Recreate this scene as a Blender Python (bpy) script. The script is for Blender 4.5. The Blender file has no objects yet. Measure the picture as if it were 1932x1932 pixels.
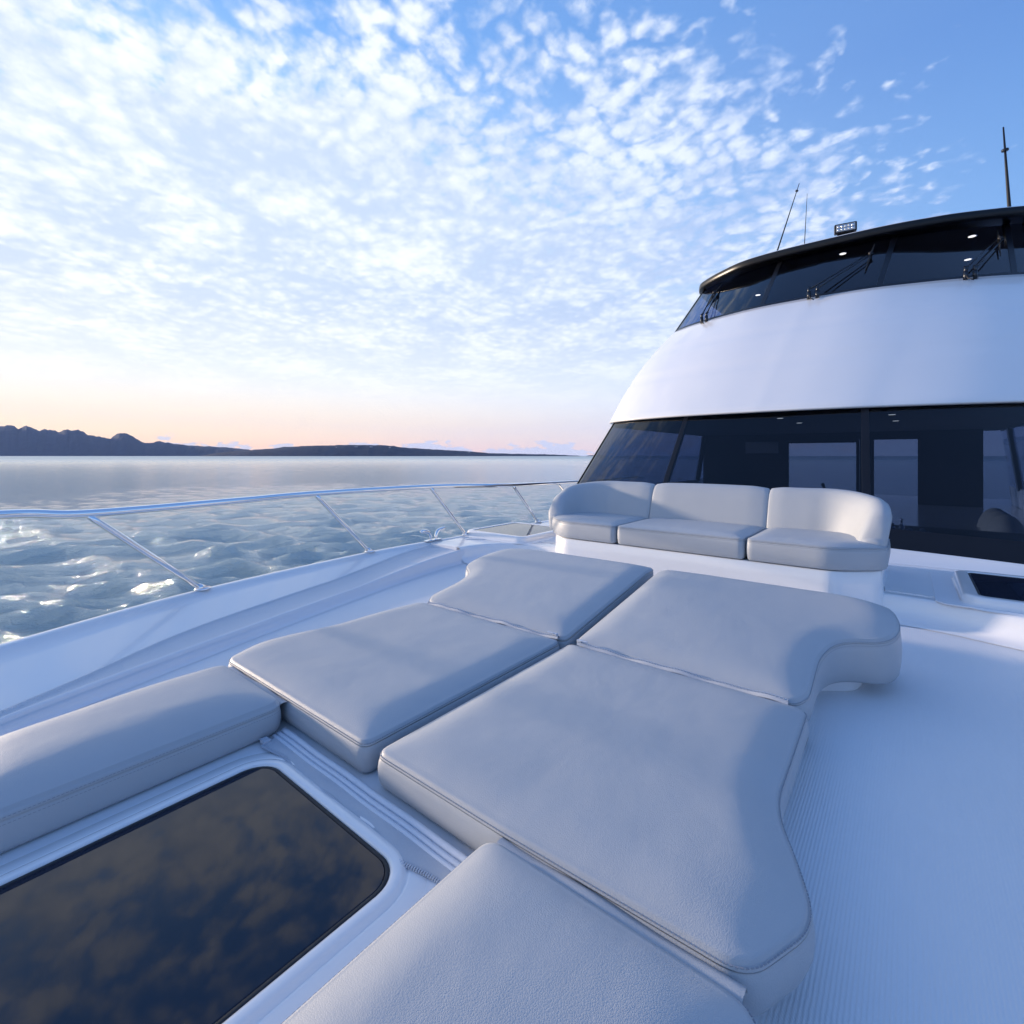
import bpy, bmesh, math, random
import numpy as np
from mathutils import Vector, noise as mnoise

random.seed(7)
SC = bpy.context.scene
COL = SC.collection
R = math.radians
H = 3.2                      # eye height above the water, metres
YAW = 38.85
FX, FY = -math.sin(R(YAW)), math.cos(R(YAW))      # camera forward in plan
RX, RY = math.cos(R(YAW)), math.sin(R(YAW))       # camera right in plan
FPX = 930.0
HAZE_D = 2.8e-5

# ------------------------------------------------------------------ camera
cam_d = bpy.data.cameras.new('camera')
cam = bpy.data.objects.new('camera', cam_d)
COL.objects.link(cam)
cam.location = (0, 0, H)
cam.rotation_euler = (R(90), 0, R(YAW))
cam_d.sensor_width = 36
cam_d.lens = 36 * FPX / 1932
cam_d.shift_y = -106 / 1932
cam_d.clip_start = 0.02
cam_d.clip_end = 60000
SC.camera = cam

# ------------------------------------------------------------------ light
SUN_DIR = Vector((-0.9975, -0.21, 0.0)).normalized()
SUN_EL = R(7.5)
sd = Vector((SUN_DIR.x * math.cos(SUN_EL), SUN_DIR.y * math.cos(SUN_EL), math.sin(SUN_EL)))
sun_d = bpy.data.lights.new('sun', 'SUN')
sun_d.energy = 4.8
sun_d.angle = R(3.0)
sun_d.color = (1.0, 0.80, 0.60)
sun = bpy.data.objects.new('sun', sun_d)
COL.objects.link(sun)
sun.rotation_euler = (-sd).to_track_quat('-Z', 'Y').to_euler()

SC.view_settings.view_transform = 'Standard'
SC.view_settings.look = 'None'
SC.view_settings.gamma = 1
SC.view_settings.use_curve_mapping = False
SC.view_settings.exposure = 0.50
SC.cycles.max_bounces = 7
SC.cycles.adaptive_threshold = 0.015
SC.cycles.denoising_prefilter = 'ACCURATE'
SC.cycles.transparent_max_bounces = 16
SC.cycles.sample_clamp_indirect = 4.0
SC.cycles.caustics_reflective = False
SC.cycles.caustics_refractive = False


class NT:
    """small node-tree helper"""
    def __init__(s, nt):
        s.nt = nt
    def n(s, typ, **kw):
        nd = s.nt.nodes.new(typ)
        for k, v in kw.items():
            if k.startswith('i_'):
                key = k[2:]
                key = int(key) if key.isdigit() else key.replace('_', ' ')
                s.put(nd.inputs[key], v)
            else:
                setattr(nd, k, v)
        return nd
    def put(s, sock, v):
        if isinstance(v, bpy.types.NodeSocket):
            s.nt.links.new(v, sock)
        else:
            sock.default_value = v
    def m(s, op, a, b=None, c=None, clamp=False):
        nd = s.nt.nodes.new('ShaderNodeMath')
        nd.operation = op
        nd.use_clamp = clamp
        for i, v in enumerate((a, b, c)):
            if v is not None:
                s.put(nd.inputs[i], v)
        return nd.outputs[0]
    def ss(s, x, lo, hi):
        nd = s.nt.nodes.new('ShaderNodeMapRange')
        nd.interpolation_type = 'SMOOTHSTEP'
        s.put(nd.inputs[0], x); s.put(nd.inputs[1], lo); s.put(nd.inputs[2], hi)
        return nd.outputs[0]
    def lerp(s, f, a, b):
        nd = s.nt.nodes.new('ShaderNodeMapRange')
        s.put(nd.inputs[0], f); s.put(nd.inputs[3], a); s.put(nd.inputs[4], b)
        return nd.outputs[0]
    def mix(s, f, a, b, blend='MIX'):
        nd = s.nt.nodes.new('ShaderNodeMix')
        nd.data_type = 'RGBA'
        nd.blend_type = blend
        s.put(nd.inputs[0], f)
        s.put(nd.inputs[6], a); s.put(nd.inputs[7], b)
        return nd.outputs[2]
    def ramp(s, f, stops, interp='LINEAR'):
        nd = s.nt.nodes.new('ShaderNodeValToRGB')
        cr = nd.color_ramp
        cr.interpolation = interp
        while len(cr.elements) < len(stops):
            cr.elements.new(0.5)
        for e, (p, c) in zip(cr.elements, stops):
            e.position = p
            e.color = (*c, 1)
        s.put(nd.inputs[0], f)
        return nd.outputs[0]
    def comb(s, x, y, z=0.0):
        nd = s.nt.nodes.new('ShaderNodeCombineXYZ')
        s.put(nd.inputs[0], x); s.put(nd.inputs[1], y); s.put(nd.inputs[2], z)
        return nd.outputs[0]
    def noise(s, vec, scale, detail=4, rough=0.5, dist=0.0, col=False):
        nd = s.nt.nodes.new('ShaderNodeTexNoise')
        s.put(nd.inputs['Vector'], vec)
        nd.inputs['Scale'].default_value = scale
        nd.inputs['Detail'].default_value = detail
        nd.inputs['Roughness'].default_value = rough
        nd.inputs['Distortion'].default_value = dist
        return nd.outputs[1] if col else nd.outputs[0]


# ------------------------------------------------------------------ world: evening sky with a broken cloud sheet
world = bpy.data.worlds.new("World")
SC.world = world
world.use_nodes = True
wt = world.node_tree
wt.nodes.clear()
W = NT(wt)
tc = W.n('ShaderNodeTexCoord')
sep = W.n('ShaderNodeSeparateXYZ'); W.put(sep.inputs[0], tc.outputs['Generated'])
wx, wy, wz = sep.outputs
zc = W.m('MAXIMUM', wz, 0.0)
hlen = W.m('SQRT', W.m('ADD', W.m('MULTIPLY', wx, wx), W.m('MULTIPLY', wy, wy)))
hl = W.m('MAXIMUM', hlen, 0.001)
ax, ay = W.m('DIVIDE', wx, hl), W.m('DIVIDE', wy, hl)
sdot = W.m('ADD', W.m('MULTIPLY', ax, SUN_DIR.x), W.m('MULTIPLY', ay, SUN_DIR.y))
sunward = W.ss(sdot, -0.45, 1.0)
sunward = W.lerp(W.ss(zc, 0.5, 1.0), sunward, 0.45)
nish = W.n('ShaderNodeTexSky')
nish.sky_type = 'NISHITA'
nish.sun_disc = False
nish.sun_elevation = SUN_EL
nish.sun_rotation = math.atan2(SUN_DIR.x, SUN_DIR.y)
near = W.ramp(zc, [(0.0, (1.00, 0.60, 0.43)), (0.04, (1.06, 0.76, 0.49)), (0.12, (1.02, 0.84, 0.58)), (0.21, (0.94, 0.88, 0.74)),
                   (0.30, (0.78, 0.86, 0.90)), (0.44, (0.46, 0.66, 0.94)), (0.64, (0.17, 0.37, 0.76)), (1.0, (0.08, 0.20, 0.58))])
away = W.ramp(zc, [(0.0, (0.50, 0.56, 0.76)), (0.10, (0.38, 0.54, 0.84)), (0.3, (0.165, 0.34, 0.66)), (0.55, (0.10, 0.225, 0.53)),
                   (1.0, (0.10, 0.175, 0.37))])
clear = W.mix(sunward, away, near)
# cloud sheet: direction projected on a level sheet
den = W.m('ADD', zc, 0.15)
px_, py_ = W.m('DIVIDE', wx, den), W.m('DIVIDE', wy, den)
P = W.comb(px_, py_, 0.0)
warp = W.noise(P, 4.0, 4, 0.6, col=True)
wv = W.n('ShaderNodeVectorMath', operation='MULTIPLY_ADD')
W.put(wv.inputs[0], warp); wv.inputs[1].default_value = (0.17, 0.17, 0); W.put(wv.inputs[2], P)
Pw = wv.outputs[0]
def cells(scale, smooth):
    v_ = W.n('ShaderNodeTexVoronoi'); v_.feature = 'SMOOTH_F1'
    W.put(v_.inputs['Vector'], Pw); v_.inputs['Scale'].default_value = scale; v_.inputs['Smoothness'].default_value = smooth
    return W.m('SUBTRACT', 1.0, W.m('MULTIPLY', v_.outputs['Distance'], 1.5))
cell = cells(19.0, 0.4)
cell2 = cells(42.0, 0.3)
fine = W.noise(P, 30.0, 7, 0.64)
mid = W.noise(P, 2.4, 5, 0.6)
big = W.noise(P, 0.75, 3, 0.5)
dens = W.m('ADD', W.m('ADD', W.m('MULTIPLY', cell, 0.46), W.m('MULTIPLY', cell2, 0.20)), W.m('ADD', W.m('MULTIPLY', fine, 0.50), W.m('MULTIPLY', mid, 0.75)))
dens = W.m('ADD', dens, W.m('MULTIPLY', W.m('SUBTRACT', big, 0.5), 0.6))
# thicker toward the sunset, breaks up and ends to starboard
edge = W.m('SUBTRACT', W.m('MULTIPLY', W.m('SUBTRACT', py_, 0.95), 0.24), px_)
edge = W.m('ADD', edge, W.m('MULTIPLY', W.m('SUBTRACT', W.noise(P, 1.8, 6, 0.62), 0.5), 1.0))
cover = W.ss(edge, -0.10, 0.36)
thick = W.m('MULTIPLY', W.ss(W.m('MULTIPLY', px_, -1.0), 0.2, 1.6), W.ss(zc, 0.66, 0.36))
dens = W.m('ADD', dens, W.m('MULTIPLY', thick, 0.46))
dens = W.m('ADD', dens, W.m('MULTIPLY', W.m('SUBTRACT', cover, 1.0), 0.75))
dens = W.m('SUBTRACT', dens, W.m('MULTIPLY', W.ss(zc, 0.50, 0.68), 0.20))
cl = W.ss(dens, 0.42, 0.94)
cl = W.m('MULTIPLY', cl, W.ss(zc, 0.01, 0.17))
cl = W.m('MULTIPLY', cl, 0.95)
shade = W.ss(W.m('ADD', W.m('ADD', W.m('MULTIPLY', W.noise(P, 3.0, 7, 0.6), 0.75), W.m('MULTIPLY', fine, 0.25)), W.m('MULTIPLY', cell, 0.12)), 0.42, 0.70)
lit = W.mix(sunward, (0.60, 0.68, 0.84, 1), (0.80, 0.83, 0.86, 1))
drk = W.mix(sunward, (0.30, 0.42, 0.70, 1), (0.50, 0.59, 0.73, 1))
drk = W.mix(W.m('MULTIPLY', W.ss(zc, 0.30, 0.08), 0.8), drk, lit)
ccol = W.mix(shade, drk, lit)
col = W.mix(cl, clear, ccol)
# small cumulus heads far away just over the horizon
az = W.m('ARCTAN2', ax, ay)
hv = W.comb(W.m('MULTIPLY', az, 30.0), W.m('MULTIPLY', wz, 75.0), 3.0)
hn = W.m('ADD', W.noise(hv, 1.0, 6, 0.6), W.m('MULTIPLY', W.noise(W.comb(W.m('MULTIPLY', az, 9.0), 0.0, 1.0), 1.0, 2, 0.5), 0.9))
hc = W.ss(W.m('SUBTRACT', hn, W.m('MULTIPLY', wz, 12.0)), 0.72, 0.78)
hc = W.m('MULTIPLY', hc, 0.75)
col = W.mix(hc, col, (0.50, 0.58, 0.78, 1))
bg = W.n('ShaderNodeBackground'); W.put(bg.inputs[0], col); bg.inputs[1].default_value = 1.0
bg2 = W.n('ShaderNodeBackground'); W.put(bg2.inputs[0], nish.outputs[0]); bg2.inputs[1].default_value = 0.10
ms = W.n('ShaderNodeMixShader'); ms.inputs[0].default_value = 0.975
wt.links.new(bg2.outputs[0], ms.inputs[1]); wt.links.new(bg.outputs[0], ms.inputs[2])
wo = W.n('ShaderNodeOutputWorld'); wt.links.new(ms.outputs[0], wo.inputs[0])


# ------------------------------------------------------------------ materials
MATS = {}
def new_mat(name):
    m = bpy.data.materials.new(name)
    m.use_nodes = True
    nt = m.node_tree
    b = nt.nodes['Principled BSDF']
    MATS[name] = m
    return m, NT(nt), b

def plain(name, col, rough=0.4, metal=0.0, coat=0.0, nscale=None, namp=0.05, bump=0.0, bscale=80):
    m, N, b = new_mat(name)
    b.inputs['Roughness'].default_value = rough
    b.inputs['Metallic'].default_value = metal
    b.inputs['Coat Weight'].default_value = coat
    b.inputs['Coat Roughness'].default_value = 0.05
    t = N.n('ShaderNodeTexCoord').outputs['Object']
    if nscale:
        f = N.noise(t, nscale, 4, 0.55)
        c0 = tuple(c * (1 - namp) for c in col); c1 = tuple(min(1, c * (1 + namp)) for c in col)
        N.put(b.inputs['Base Color'], N.mix(f, (*c0, 1), (*c1, 1)))
        N.put(b.inputs['Roughness'], N.lerp(N.noise(t, nscale * 2.7, 3), rough * 0.8, rough * 1.25))
    else:
        b.inputs['Base Color'].default_value = (*col, 1)
    if bump:
        bn = N.n('ShaderNodeBump'); bn.inputs['Strength'].default_value = bump; bn.inputs['Distance'].default_value = 0.002
        N.put(bn.inputs['Height'], N.noise(t, bscale, 5, 0.6)); N.put(b.inputs['Normal'], bn.outputs[0])
    return m

gel = plain('gelcoat', (0.80, 0.80, 0.81), 0.22, coat=0.5, nscale=1.3, namp=0.02, bump=0.6, bscale=1.2)
gel_in = plain('moulded_liner', (0.73, 0.74, 0.77), 0.42, nscale=9, namp=0.02, bump=0.10, bscale=300)
black = plain('black_trim', (0.008, 0.009, 0.013), 0.30, nscale=5, namp=0.2)
black.node_tree.nodes['Principled BSDF'].inputs['Specular IOR Level'].default_value = 0.3
rubber = plain('black_rubber', (0.015, 0.016, 0.02), 0.6, nscale=30, namp=0.2)
steel = plain('polished_steel', (0.86, 0.87, 0.88), 0.07, metal=1.0, nscale=14, namp=0.03)
dark_metal = plain('dark_metal', (0.05, 0.055, 0.065), 0.3, metal=0.9, nscale=40, namp=0.2)
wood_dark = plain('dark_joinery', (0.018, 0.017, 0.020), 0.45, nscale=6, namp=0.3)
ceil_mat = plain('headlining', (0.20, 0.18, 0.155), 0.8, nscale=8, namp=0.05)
cream = plain('cream_cloth', (0.52, 0.49, 0.43), 0.85, nscale=30, namp=0.08, bump=0.3, bscale=200)
tape_m = plain('zip_tape', (0.47, 0.50, 0.55), 0.75, nscale=200, namp=0.08, bump=0.4, bscale=900)
teeth_m = plain('zip_teeth', (0.50, 0.54, 0.61), 0.35, nscale=200, namp=0.05)
thread_m = plain('thread', (0.28, 0.30, 0.34), 0.8, nscale=300, namp=0.1)
flower_m = plain('white_petals', (0.7, 0.7, 0.72), 0.8, nscale=60, namp=0.1)
grey_panel = plain('grey_panel', (0.22, 0.235, 0.26), 0.5, nscale=10, namp=0.08)

# leather-grained vinyl
def vinyl(name, col):
    m, N, b = new_mat(name)
    t = N.n('ShaderNodeTexCoord').outputs['Object']
    b.inputs['Roughness'].default_value = 0.44
    b.inputs['Specular IOR Level'].default_value = 0.5
    f = N.noise(t, 5, 4, 0.6)
    N.put(b.inputs['Base Color'], N.mix(f, (*[c * 0.96 for c in col], 1), (*[c * 1.03 for c in col], 1)))
    v = N.n('ShaderNodeTexVoronoi'); v.feature = 'DISTANCE_TO_EDGE'
    wv = N.n('ShaderNodeVectorMath', operation='MULTIPLY_ADD')
    N.put(wv.inputs[0], N.noise(t, 160, 2, col=True)); wv.inputs[1].default_value = (0.004,) * 3; N.put(wv.inputs[2], t)
    N.put(v.inputs['Vector'], wv.outputs[0]); v.inputs['Scale'].default_value = 250
    g = N.ss(v.outputs['Distance'], 0.0, 0.22)
    hh = N.m('ADD', g, N.m('MULTIPLY', N.noise(t, 420, 3, 0.6), 0.5))
    bn = N.n('ShaderNodeBump'); bn.inputs['Strength'].default_value = 0.28; bn.inputs['Distance'].default_value = 0.0008
    N.put(bn.inputs['Height'], hh)
    bn2 = N.n('ShaderNodeBump'); bn2.inputs['Strength'].default_value = 0.15; bn2.inputs['Distance'].default_value = 0.012
    N.put(bn2.inputs['Height'], N.noise(t, 7, 3, 0.5)); N.put(bn2.inputs['Normal'], bn.outputs[0])
    N.put(b.inputs['Normal'], bn2.outputs[0])
    N.put(b.inputs['Roughness'], N.lerp(g, 0.55, 0.38))
    return m
vin = vinyl('grained_vinyl', (0.42, 0.44, 0.465))

# ribbed anti-slip deck
def ribbed(name, col, period, fine_only=False):
    m, N, b = new_mat(name)
    t = N.n('ShaderNodeTexCoord').outputs['Object']
    sp = N.n('ShaderNodeSeparateXYZ'); N.put(sp.inputs[0], t)
    x, y, z = sp.outputs
    ns = N.noise(t, 240, 4, 0.7)
    if fine_only:
        vv = N.n('ShaderNodeTexVoronoi'); N.put(vv.inputs['Vector'], t); vv.inputs['Scale'].default_value = 170
        h = N.m('ADD', N.m('MULTIPLY', vv.outputs['Distance'], 1.0), ns)
        st, dist = 0.9, 0.0028
    else:
        xx = N.m('ADD', x, N.m('MULTIPLY', N.m('SUBTRACT', N.noise(t, 110, 2), 0.5), 0.0035))
        s1 = N.m('SINE', N.m('MULTIPLY', xx, 2 * math.pi / period))
        rid = N.ss(s1, -0.7, 0.8)
        tw = N.m('SINE', N.m('ADD', N.m('MULTIPLY', y, 2 * math.pi / (period * 0.8)), N.m('MULTIPLY', xx, 2 * math.pi / period)))
        h = N.m('ADD', N.m('ADD', rid, N.m('MULTIPLY', tw, 0.16)), N.m('MULTIPLY', ns, 0.45))
        st, dist = 0.36, 0.0014
    bn = N.n('ShaderNodeBump'); bn.inputs['Strength'].default_value = st; bn.inputs['Distance'].default_value = dist
    N.put(bn.inputs['Height'], h); N.put(b.inputs['Normal'], bn.outputs[0])
    f = N.noise(t, 2.2, 5, 0.6)
    N.put(b.inputs['Base Color'], N.mix(f, (*[c * 0.95 for c in col], 1), (*[c * 1.03 for c in col], 1)))
    b.inputs['Roughness'].default_value = 0.42
    return m
rib = ribbed('ribbed_antislip', (0.74, 0.75, 0.77), 0.0080)
grit = ribbed('fine_antislip', (0.72, 0.73, 0.76), 0.01, True)

# tinted glass: see-through, reflects the sky
def glass(name, tint, ior=1.5, refl=1.0):
    m, N, b = new_mat(name)
    nt = m.node_tree
    nt.nodes.remove(b)
    out = nt.nodes['Material Output']
    tr = N.n('ShaderNodeBsdfTransparent'); tr.inputs[0].default_value = (*tint, 1)
    gl = N.n('ShaderNodeBsdfGlossy'); gl.inputs['Roughness'].default_value = 0.01; gl.inputs[0].default_value = (refl, refl, refl, 1)
    t = N.n('ShaderNodeTexCoord').outputs['Object']
    bn = N.n('ShaderNodeBump'); bn.inputs['Strength'].default_value = 0.03; bn.inputs['Distance'].default_value = 0.02
    N.put(bn.inputs['Height'], N.noise(t, 1.1, 1)); N.put(gl.inputs['Normal'], bn.outputs[0])
    fr = N.n('ShaderNodeFresnel'); fr.inputs[0].default_value = ior
    mx = N.n('ShaderNodeMixShader')
    geo = N.n('ShaderNodeNewGeometry')
    N.put(mx.inputs[0], N.m('MULTIPLY', fr.outputs[0], N.m('SUBTRACT', 1.0, geo.outputs['Backfacing'])))
    nt.links.new(tr.outputs[0], mx.inputs[1]); nt.links.new(gl.outputs[0], mx.inputs[2])
    nt.links.new(mx.outputs[0], out.inputs[0])
    return m
glass_low = glass('saloon_tinted_glass', (0.27, 0.315, 0.40), 1.42)
glass_side = glass('side_tinted_glass', (0.66, 0.72, 0.84), 1.42)
glass_up = glass('bridge_tinted_glass', (0.60, 0.64, 0.76), 1.5)
hatch_glass = plain('smoked_hatch_glass', (0.003, 0.006, 0.020), 0.025, nscale=3, namp=0.1)
hatch_glass.node_tree.nodes['Principled BSDF'].inputs['IOR'].default_value = 1.42

def emit(name, col, s):
    m, N, b = new_mat(name)
    b.inputs['Emission Color'].default_value = (*col, 1)
    b.inputs['Emission Strength'].default_value = s
    b.inputs['Base Color'].default_value = (0.8, 0.8, 0.8, 1)
    return m
lamp_m = emit('warm_lamp', (1.0, 0.86, 0.62), 2.6)

# sea
m, N, b = new_mat('sea')
sea_m = m
g = N.n('ShaderNodeNewGeometry').outputs['Position']
sp = N.n('ShaderNodeSeparateXYZ'); N.put(sp.inputs[0], g)
b.inputs['Base Color'].default_value = (0.48, 0.545, 0.525, 1)
b.inputs['Roughness'].default_value = 0.05
b.inputs['IOR'].default_value = 1.5
b.inputs['Metallic'].default_value = 0.45
dist = N.m('SQRT', N.m('ADD', N.m('MULTIPLY', sp.outputs[0], sp.outputs[0]), N.m('MULTIPLY', sp.outputs[1], sp.outputs[1])))
rot = N.n('ShaderNodeMapping'); rot.vector_type = 'TEXTURE'; rot.inputs['Rotation'].default_value = (0, 0, R(YAW + 6)); rot.inputs['Scale'].default_value = (2.6, 1.0, 1.0)
N.put(rot.inputs['Vector'], g)
n1 = N.noise(rot.outputs[0], 8.5, 6, 0.70, 0.0)
n2 = N.noise(rot.outputs[0], 1.7, 6, 0.68, 0.0)
fade = N.lerp(N.ss(dist, 20.0, 400.0), 1.0, 0.0)
hh = N.m('ADD', N.m('MULTIPLY', n1, N.m('MULTIPLY', fade, 0.11)), N.m('MULTIPLY', n2, 0.17))
bn = N.n('ShaderNodeBump'); bn.inputs['Distance'].default_value = 1.0
N.put(bn.inputs['Strength'], N.lerp(N.ss(dist, 50.0, 1800.0), 1.0, 0.10))
N.put(bn.inputs['Height'], hh)
# small facets: slopes that do not fade with distance
def facets(scale, seed):
    mp = N.n('ShaderNodeMapping'); mp.inputs['Location'].default_value = (seed, seed, 0); N.put(mp.inputs['Vector'], rot.outputs[0])
    c_ = N.noise(mp.outputs[0], scale, 5, 0.75, 0.0, col=True)
    v_ = N.n('ShaderNodeVectorMath', operation='SUBTRACT'); N.put(v_.inputs[0], c_); v_.inputs[1].default_value = (0.5, 0.5, 0.5)
    return v_.outputs[0]
v1 = N.n('ShaderNodeVectorMath', operation='ADD'); N.put(v1.inputs[0], facets(3.0, 3.0)); N.put(v1.inputs[1], facets(0.5, 11.0))
v2 = N.n('ShaderNodeVectorMath', operation='MULTIPLY'); N.put(v2.inputs[0], v1.outputs[0])
k_ = N.lerp(N.ss(dist, 8.0, 120.0), 0.22, 0.60)
N.put(v2.inputs[1], N.comb(k_, k_, 0.0))
v3 = N.n('ShaderNodeVectorMath', operation='ADD'); N.put(v3.inputs[0], bn.outputs[0]); N.put(v3.inputs[1], v2.outputs[0])
v4 = N.n('ShaderNodeVectorMath', operation='NORMALIZE'); N.put(v4.inputs[0], v3.outputs[0])
N.put(b.inputs['Normal'], v4.outputs[0])
N.put(b.inputs['Roughness'], N.lerp(N.ss(dist, 30.0, 900.0), 0.08, 0.46))

# far wooded land
m, N, b = new_mat('wooded_land')
land_m = m
g = N.n('ShaderNodeNewGeometry').outputs['Position']
N.put(b.inputs['Base Color'], N.ramp(N.noise(g, 0.012, 7, 0.65), [(0.3, (0.010, 0.020, 0.046)), (0.7, (0.022, 0.040, 0.070))]))
b.inputs['Roughness'].default_value = 0.95
b.inputs['Specular IOR Level'].default_value = 0.1
bn = N.n('ShaderNodeBump'); bn.inputs['Distance'].default_value = 25.0; bn.inputs['Strength'].default_value = 0.8
N.put(bn.inputs['Height'], N.noise(g, 0.01, 7, 0.6)); N.put(b.inputs['Normal'], bn.outputs[0])


# ------------------------------------------------------------------ object helpers
def V(u, v, h):
    """point at height h below (positive) or above (negative) the eye, in the direction of photo position u, v"""
    d = FPX * h / (v - 860.0)
    r = (u - 966.0) / FPX * d
    return Vector((FX * d + RX * r, FY * d + RY * r, H - h))

def tag(o, label=None, cat=None, group=None, kind=None):
    if label: o['label'] = label
    if cat: o['category'] = cat
    if group: o['group'] = group
    if kind: o['kind'] = kind
    return o

def empty(name, loc, rz=0.0):
    o = bpy.data.objects.new(name, None)
    o.empty_display_size = 0.1
    o.location = loc
    o.rotation_euler = (0, 0, rz)
    COL.objects.link(o)
    return o

def world_origin(o):
    p = Vector((0, 0, 0))
    while o is not None:
        p = p + Vector(o.location); o = o.parent
    return p

def mesh(name, verts, faces, mat, parent=None, smooth=True, bevel=0.0, auto=None, base=None, seg=2):
    """verts are in world coordinates; the object's origin sits on its parent's (or on base)"""
    org = world_origin(parent) if parent is not None else Vector(base if base is not None else (0, 0, 0))
    me = bpy.data.meshes.new(name)
    me.from_pydata([tuple(Vector(v) - org) for v in verts], [], [tuple(f) for f in faces])
    bm = bmesh.new(); bm.from_mesh(me)
    bmesh.ops.recalc_face_normals(bm, faces=bm.faces)
    bm.to_mesh(me); bm.free()
    me.materials.append(mat)
    for p in me.polygons:
        p.use_smooth = smooth
    o = bpy.data.objects.new(name, me)
    COL.objects.link(o)
    if parent is not None:
        o.parent = parent
    else:
        o.location = org
    if bevel:
        md = o.modifiers.new('edge', 'BEVEL'); md.width = bevel; md.segments = seg; md.limit_method = 'ANGLE'; md.angle_limit = R(35)
        md.harden_normals = True
    if auto is not None:
        me.set_sharp_from_angle(angle=R(auto))
    return o

class MB:
    def __init__(s):
        s.v = []; s.f = []
    def add(s, v, f):
        b = len(s.v); s.v += [Vector(p) for p in v]; s.f += [[i + b for i in q] for q in f]
        return s
    def box(s, c, sx, sy, sz, ax=None, ay=None, az=None):
        c = Vector(c); ax = Vector(ax or (1, 0, 0)); ay = Vector(ay or (0, 1, 0)); az = Vector(az or (0, 0, 1))
        v = [c + ax * (i * sx / 2) + ay * (j * sy / 2) + az * (k * sz / 2) for i in (-1, 1) for j in (-1, 1) for k in (-1, 1)]
        return s.add(v, [(0, 1, 3, 2), (4, 6, 7, 5), (0, 4, 5, 1), (2, 3, 7, 6), (0, 2, 6, 4), (1, 5, 7, 3)])
    def tube(s, pts, r, n=12, caps=True):
        pts = [Vector(p) for p in pts]
        rs = r if isinstance(r, (list, tuple)) else [r] * len(pts)
        v = []; f = []
        up = None
        for i, p in enumerate(pts):
            t = (pts[min(i + 1, len(pts) - 1)] - pts[max(i - 1, 0)]).normalized()
            if up is None:
                up = Vector((0, 0, 1)) if abs(t.z) < 0.9 else Vector((1, 0, 0))
            a = t.cross(up).normalized(); up = a.cross(t).normalized()
            for k in range(n):
                an = 2 * math.pi * k / n
                v.append(p + (a * math.cos(an) + up * math.sin(an)) * rs[i])
        for i in range(len(pts) - 1):
            for k in range(n):
                f.append((i * n + k, i * n + (k + 1) % n, (i + 1) * n + (k + 1) % n, (i + 1) * n + k))
        if caps:
            f.append(tuple(range(n))); f.append(tuple(range((len(pts) - 1) * n, len(pts) * n)))
        return s.add(v, f)
    def rings(s, rings, cap0=False, cap1=False, closed=True):
        n = len(rings[0]); v = [p for r_ in rings for p in r_]; f = []
        for i in range(len(rings) - 1):
            for k in range(n if closed else n - 1):
                f.append((i * n + k, i * n + (k + 1) % n, (i + 1) * n + (k + 1) % n, (i + 1) * n + k))
        if cap0: f.append(tuple(range(n)))
        if cap1: f.append(tuple(range((len(rings) - 1) * n, len(rings) * n)))
        return s.add(v, f)
    def disc(s, c, r, t, nrm=(0, 0, 1), n=24):
        c = Vector(c); nrm = Vector(nrm).normalized()
        return s.tube([c - nrm * t / 2, c + nrm * t / 2], r, n)
    def ball(s, c, r, nu=14, nv=8, sc=(1, 1, 1)):
        c = Vector(c); rings = []
        for j in range(nv + 1):
            th = math.pi * (j + 0.02) / (nv + 0.04)
            rings.append([c + Vector((math.sin(th) * math.cos(2 * math.pi * k / nu) * r * sc[0], math.sin(th) * math.sin(2 * math.pi * k / nu) * r * sc[1],
                                      math.cos(th) * r * sc[2])) for k in range(nu)])
        return s.rings(rings, True, True)
    def build(s, name, mat, parent=None, smooth=True, bevel=0.0, auto=None, base=None, seg=2):
        return mesh(name, s.v, s.f, mat, parent, smooth, bevel, auto, base, seg)

def crom(pts, n, closed=False):
    """Catmull-Rom through pts, n points per span; returns list of tuples"""
    pts = [np.array(p, float) for p in pts]
    L = len(pts); out = []
    spans = L if closed else L - 1
    for i in range(spans):
        if closed:
            p0, p1, p2, p3 = pts[(i - 1) % L], pts[i], pts[(i + 1) % L], pts[(i + 2) % L]
        else:
            p1, p2 = pts[i], pts[i + 1]
            p0 = pts[i - 1] if i > 0 else 2 * p1 - p2
            p3 = pts[i + 2] if i + 2 < L else 2 * p2 - p1
        for k in range(n):
            t = k / n
            out.append(0.5 * (2 * p1 + (p2 - p0) * t + (2 * p0 - 5 * p1 + 4 * p2 - p3) * t * t + (3 * p1 - p0 - 3 * p2 + p3) * t ** 3))
    if not closed:
        out.append(pts[-1])
    return [tuple(map(float, p)) for p in out]

def round_poly(pts, radii, seg=8):
    """polygon with rounded corners"""
    n = len(pts); out = []
    for i in range(n):
        p = np.array(pts[i], float); a = np.array(pts[i - 1], float); c = np.array(pts[(i + 1) % n], float)
        r = radii[i] if isinstance(radii, (list, tuple)) else radii
        if r <= 0:
            out.append(tuple(p)); continue
        da = (a - p); dc = (c - p); la, lc = np.linalg.norm(da), np.linalg.norm(dc)
        da /= la; dc /= lc
        k = min(r, la * 0.49, lc * 0.49)
        s0, s1 = p + da * k, p + dc * k
        for j in range(seg + 1):
            t = j / seg
            out.append(tuple((1 - t) ** 2 * s0 + 2 * t * (1 - t) * p + t * t * s1))
    return out

def resample(pts, n):
    P_ = np.array(pts + [pts[0]], float)
    d = np.r_[0, np.cumsum(np.linalg.norm(np.diff(P_, axis=0), axis=1))]
    t = np.linspace(0, d[-1], n, endpoint=False)
    return np.stack([np.interp(t, d, P_[:, k]) for k in range(2)], 1)

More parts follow.
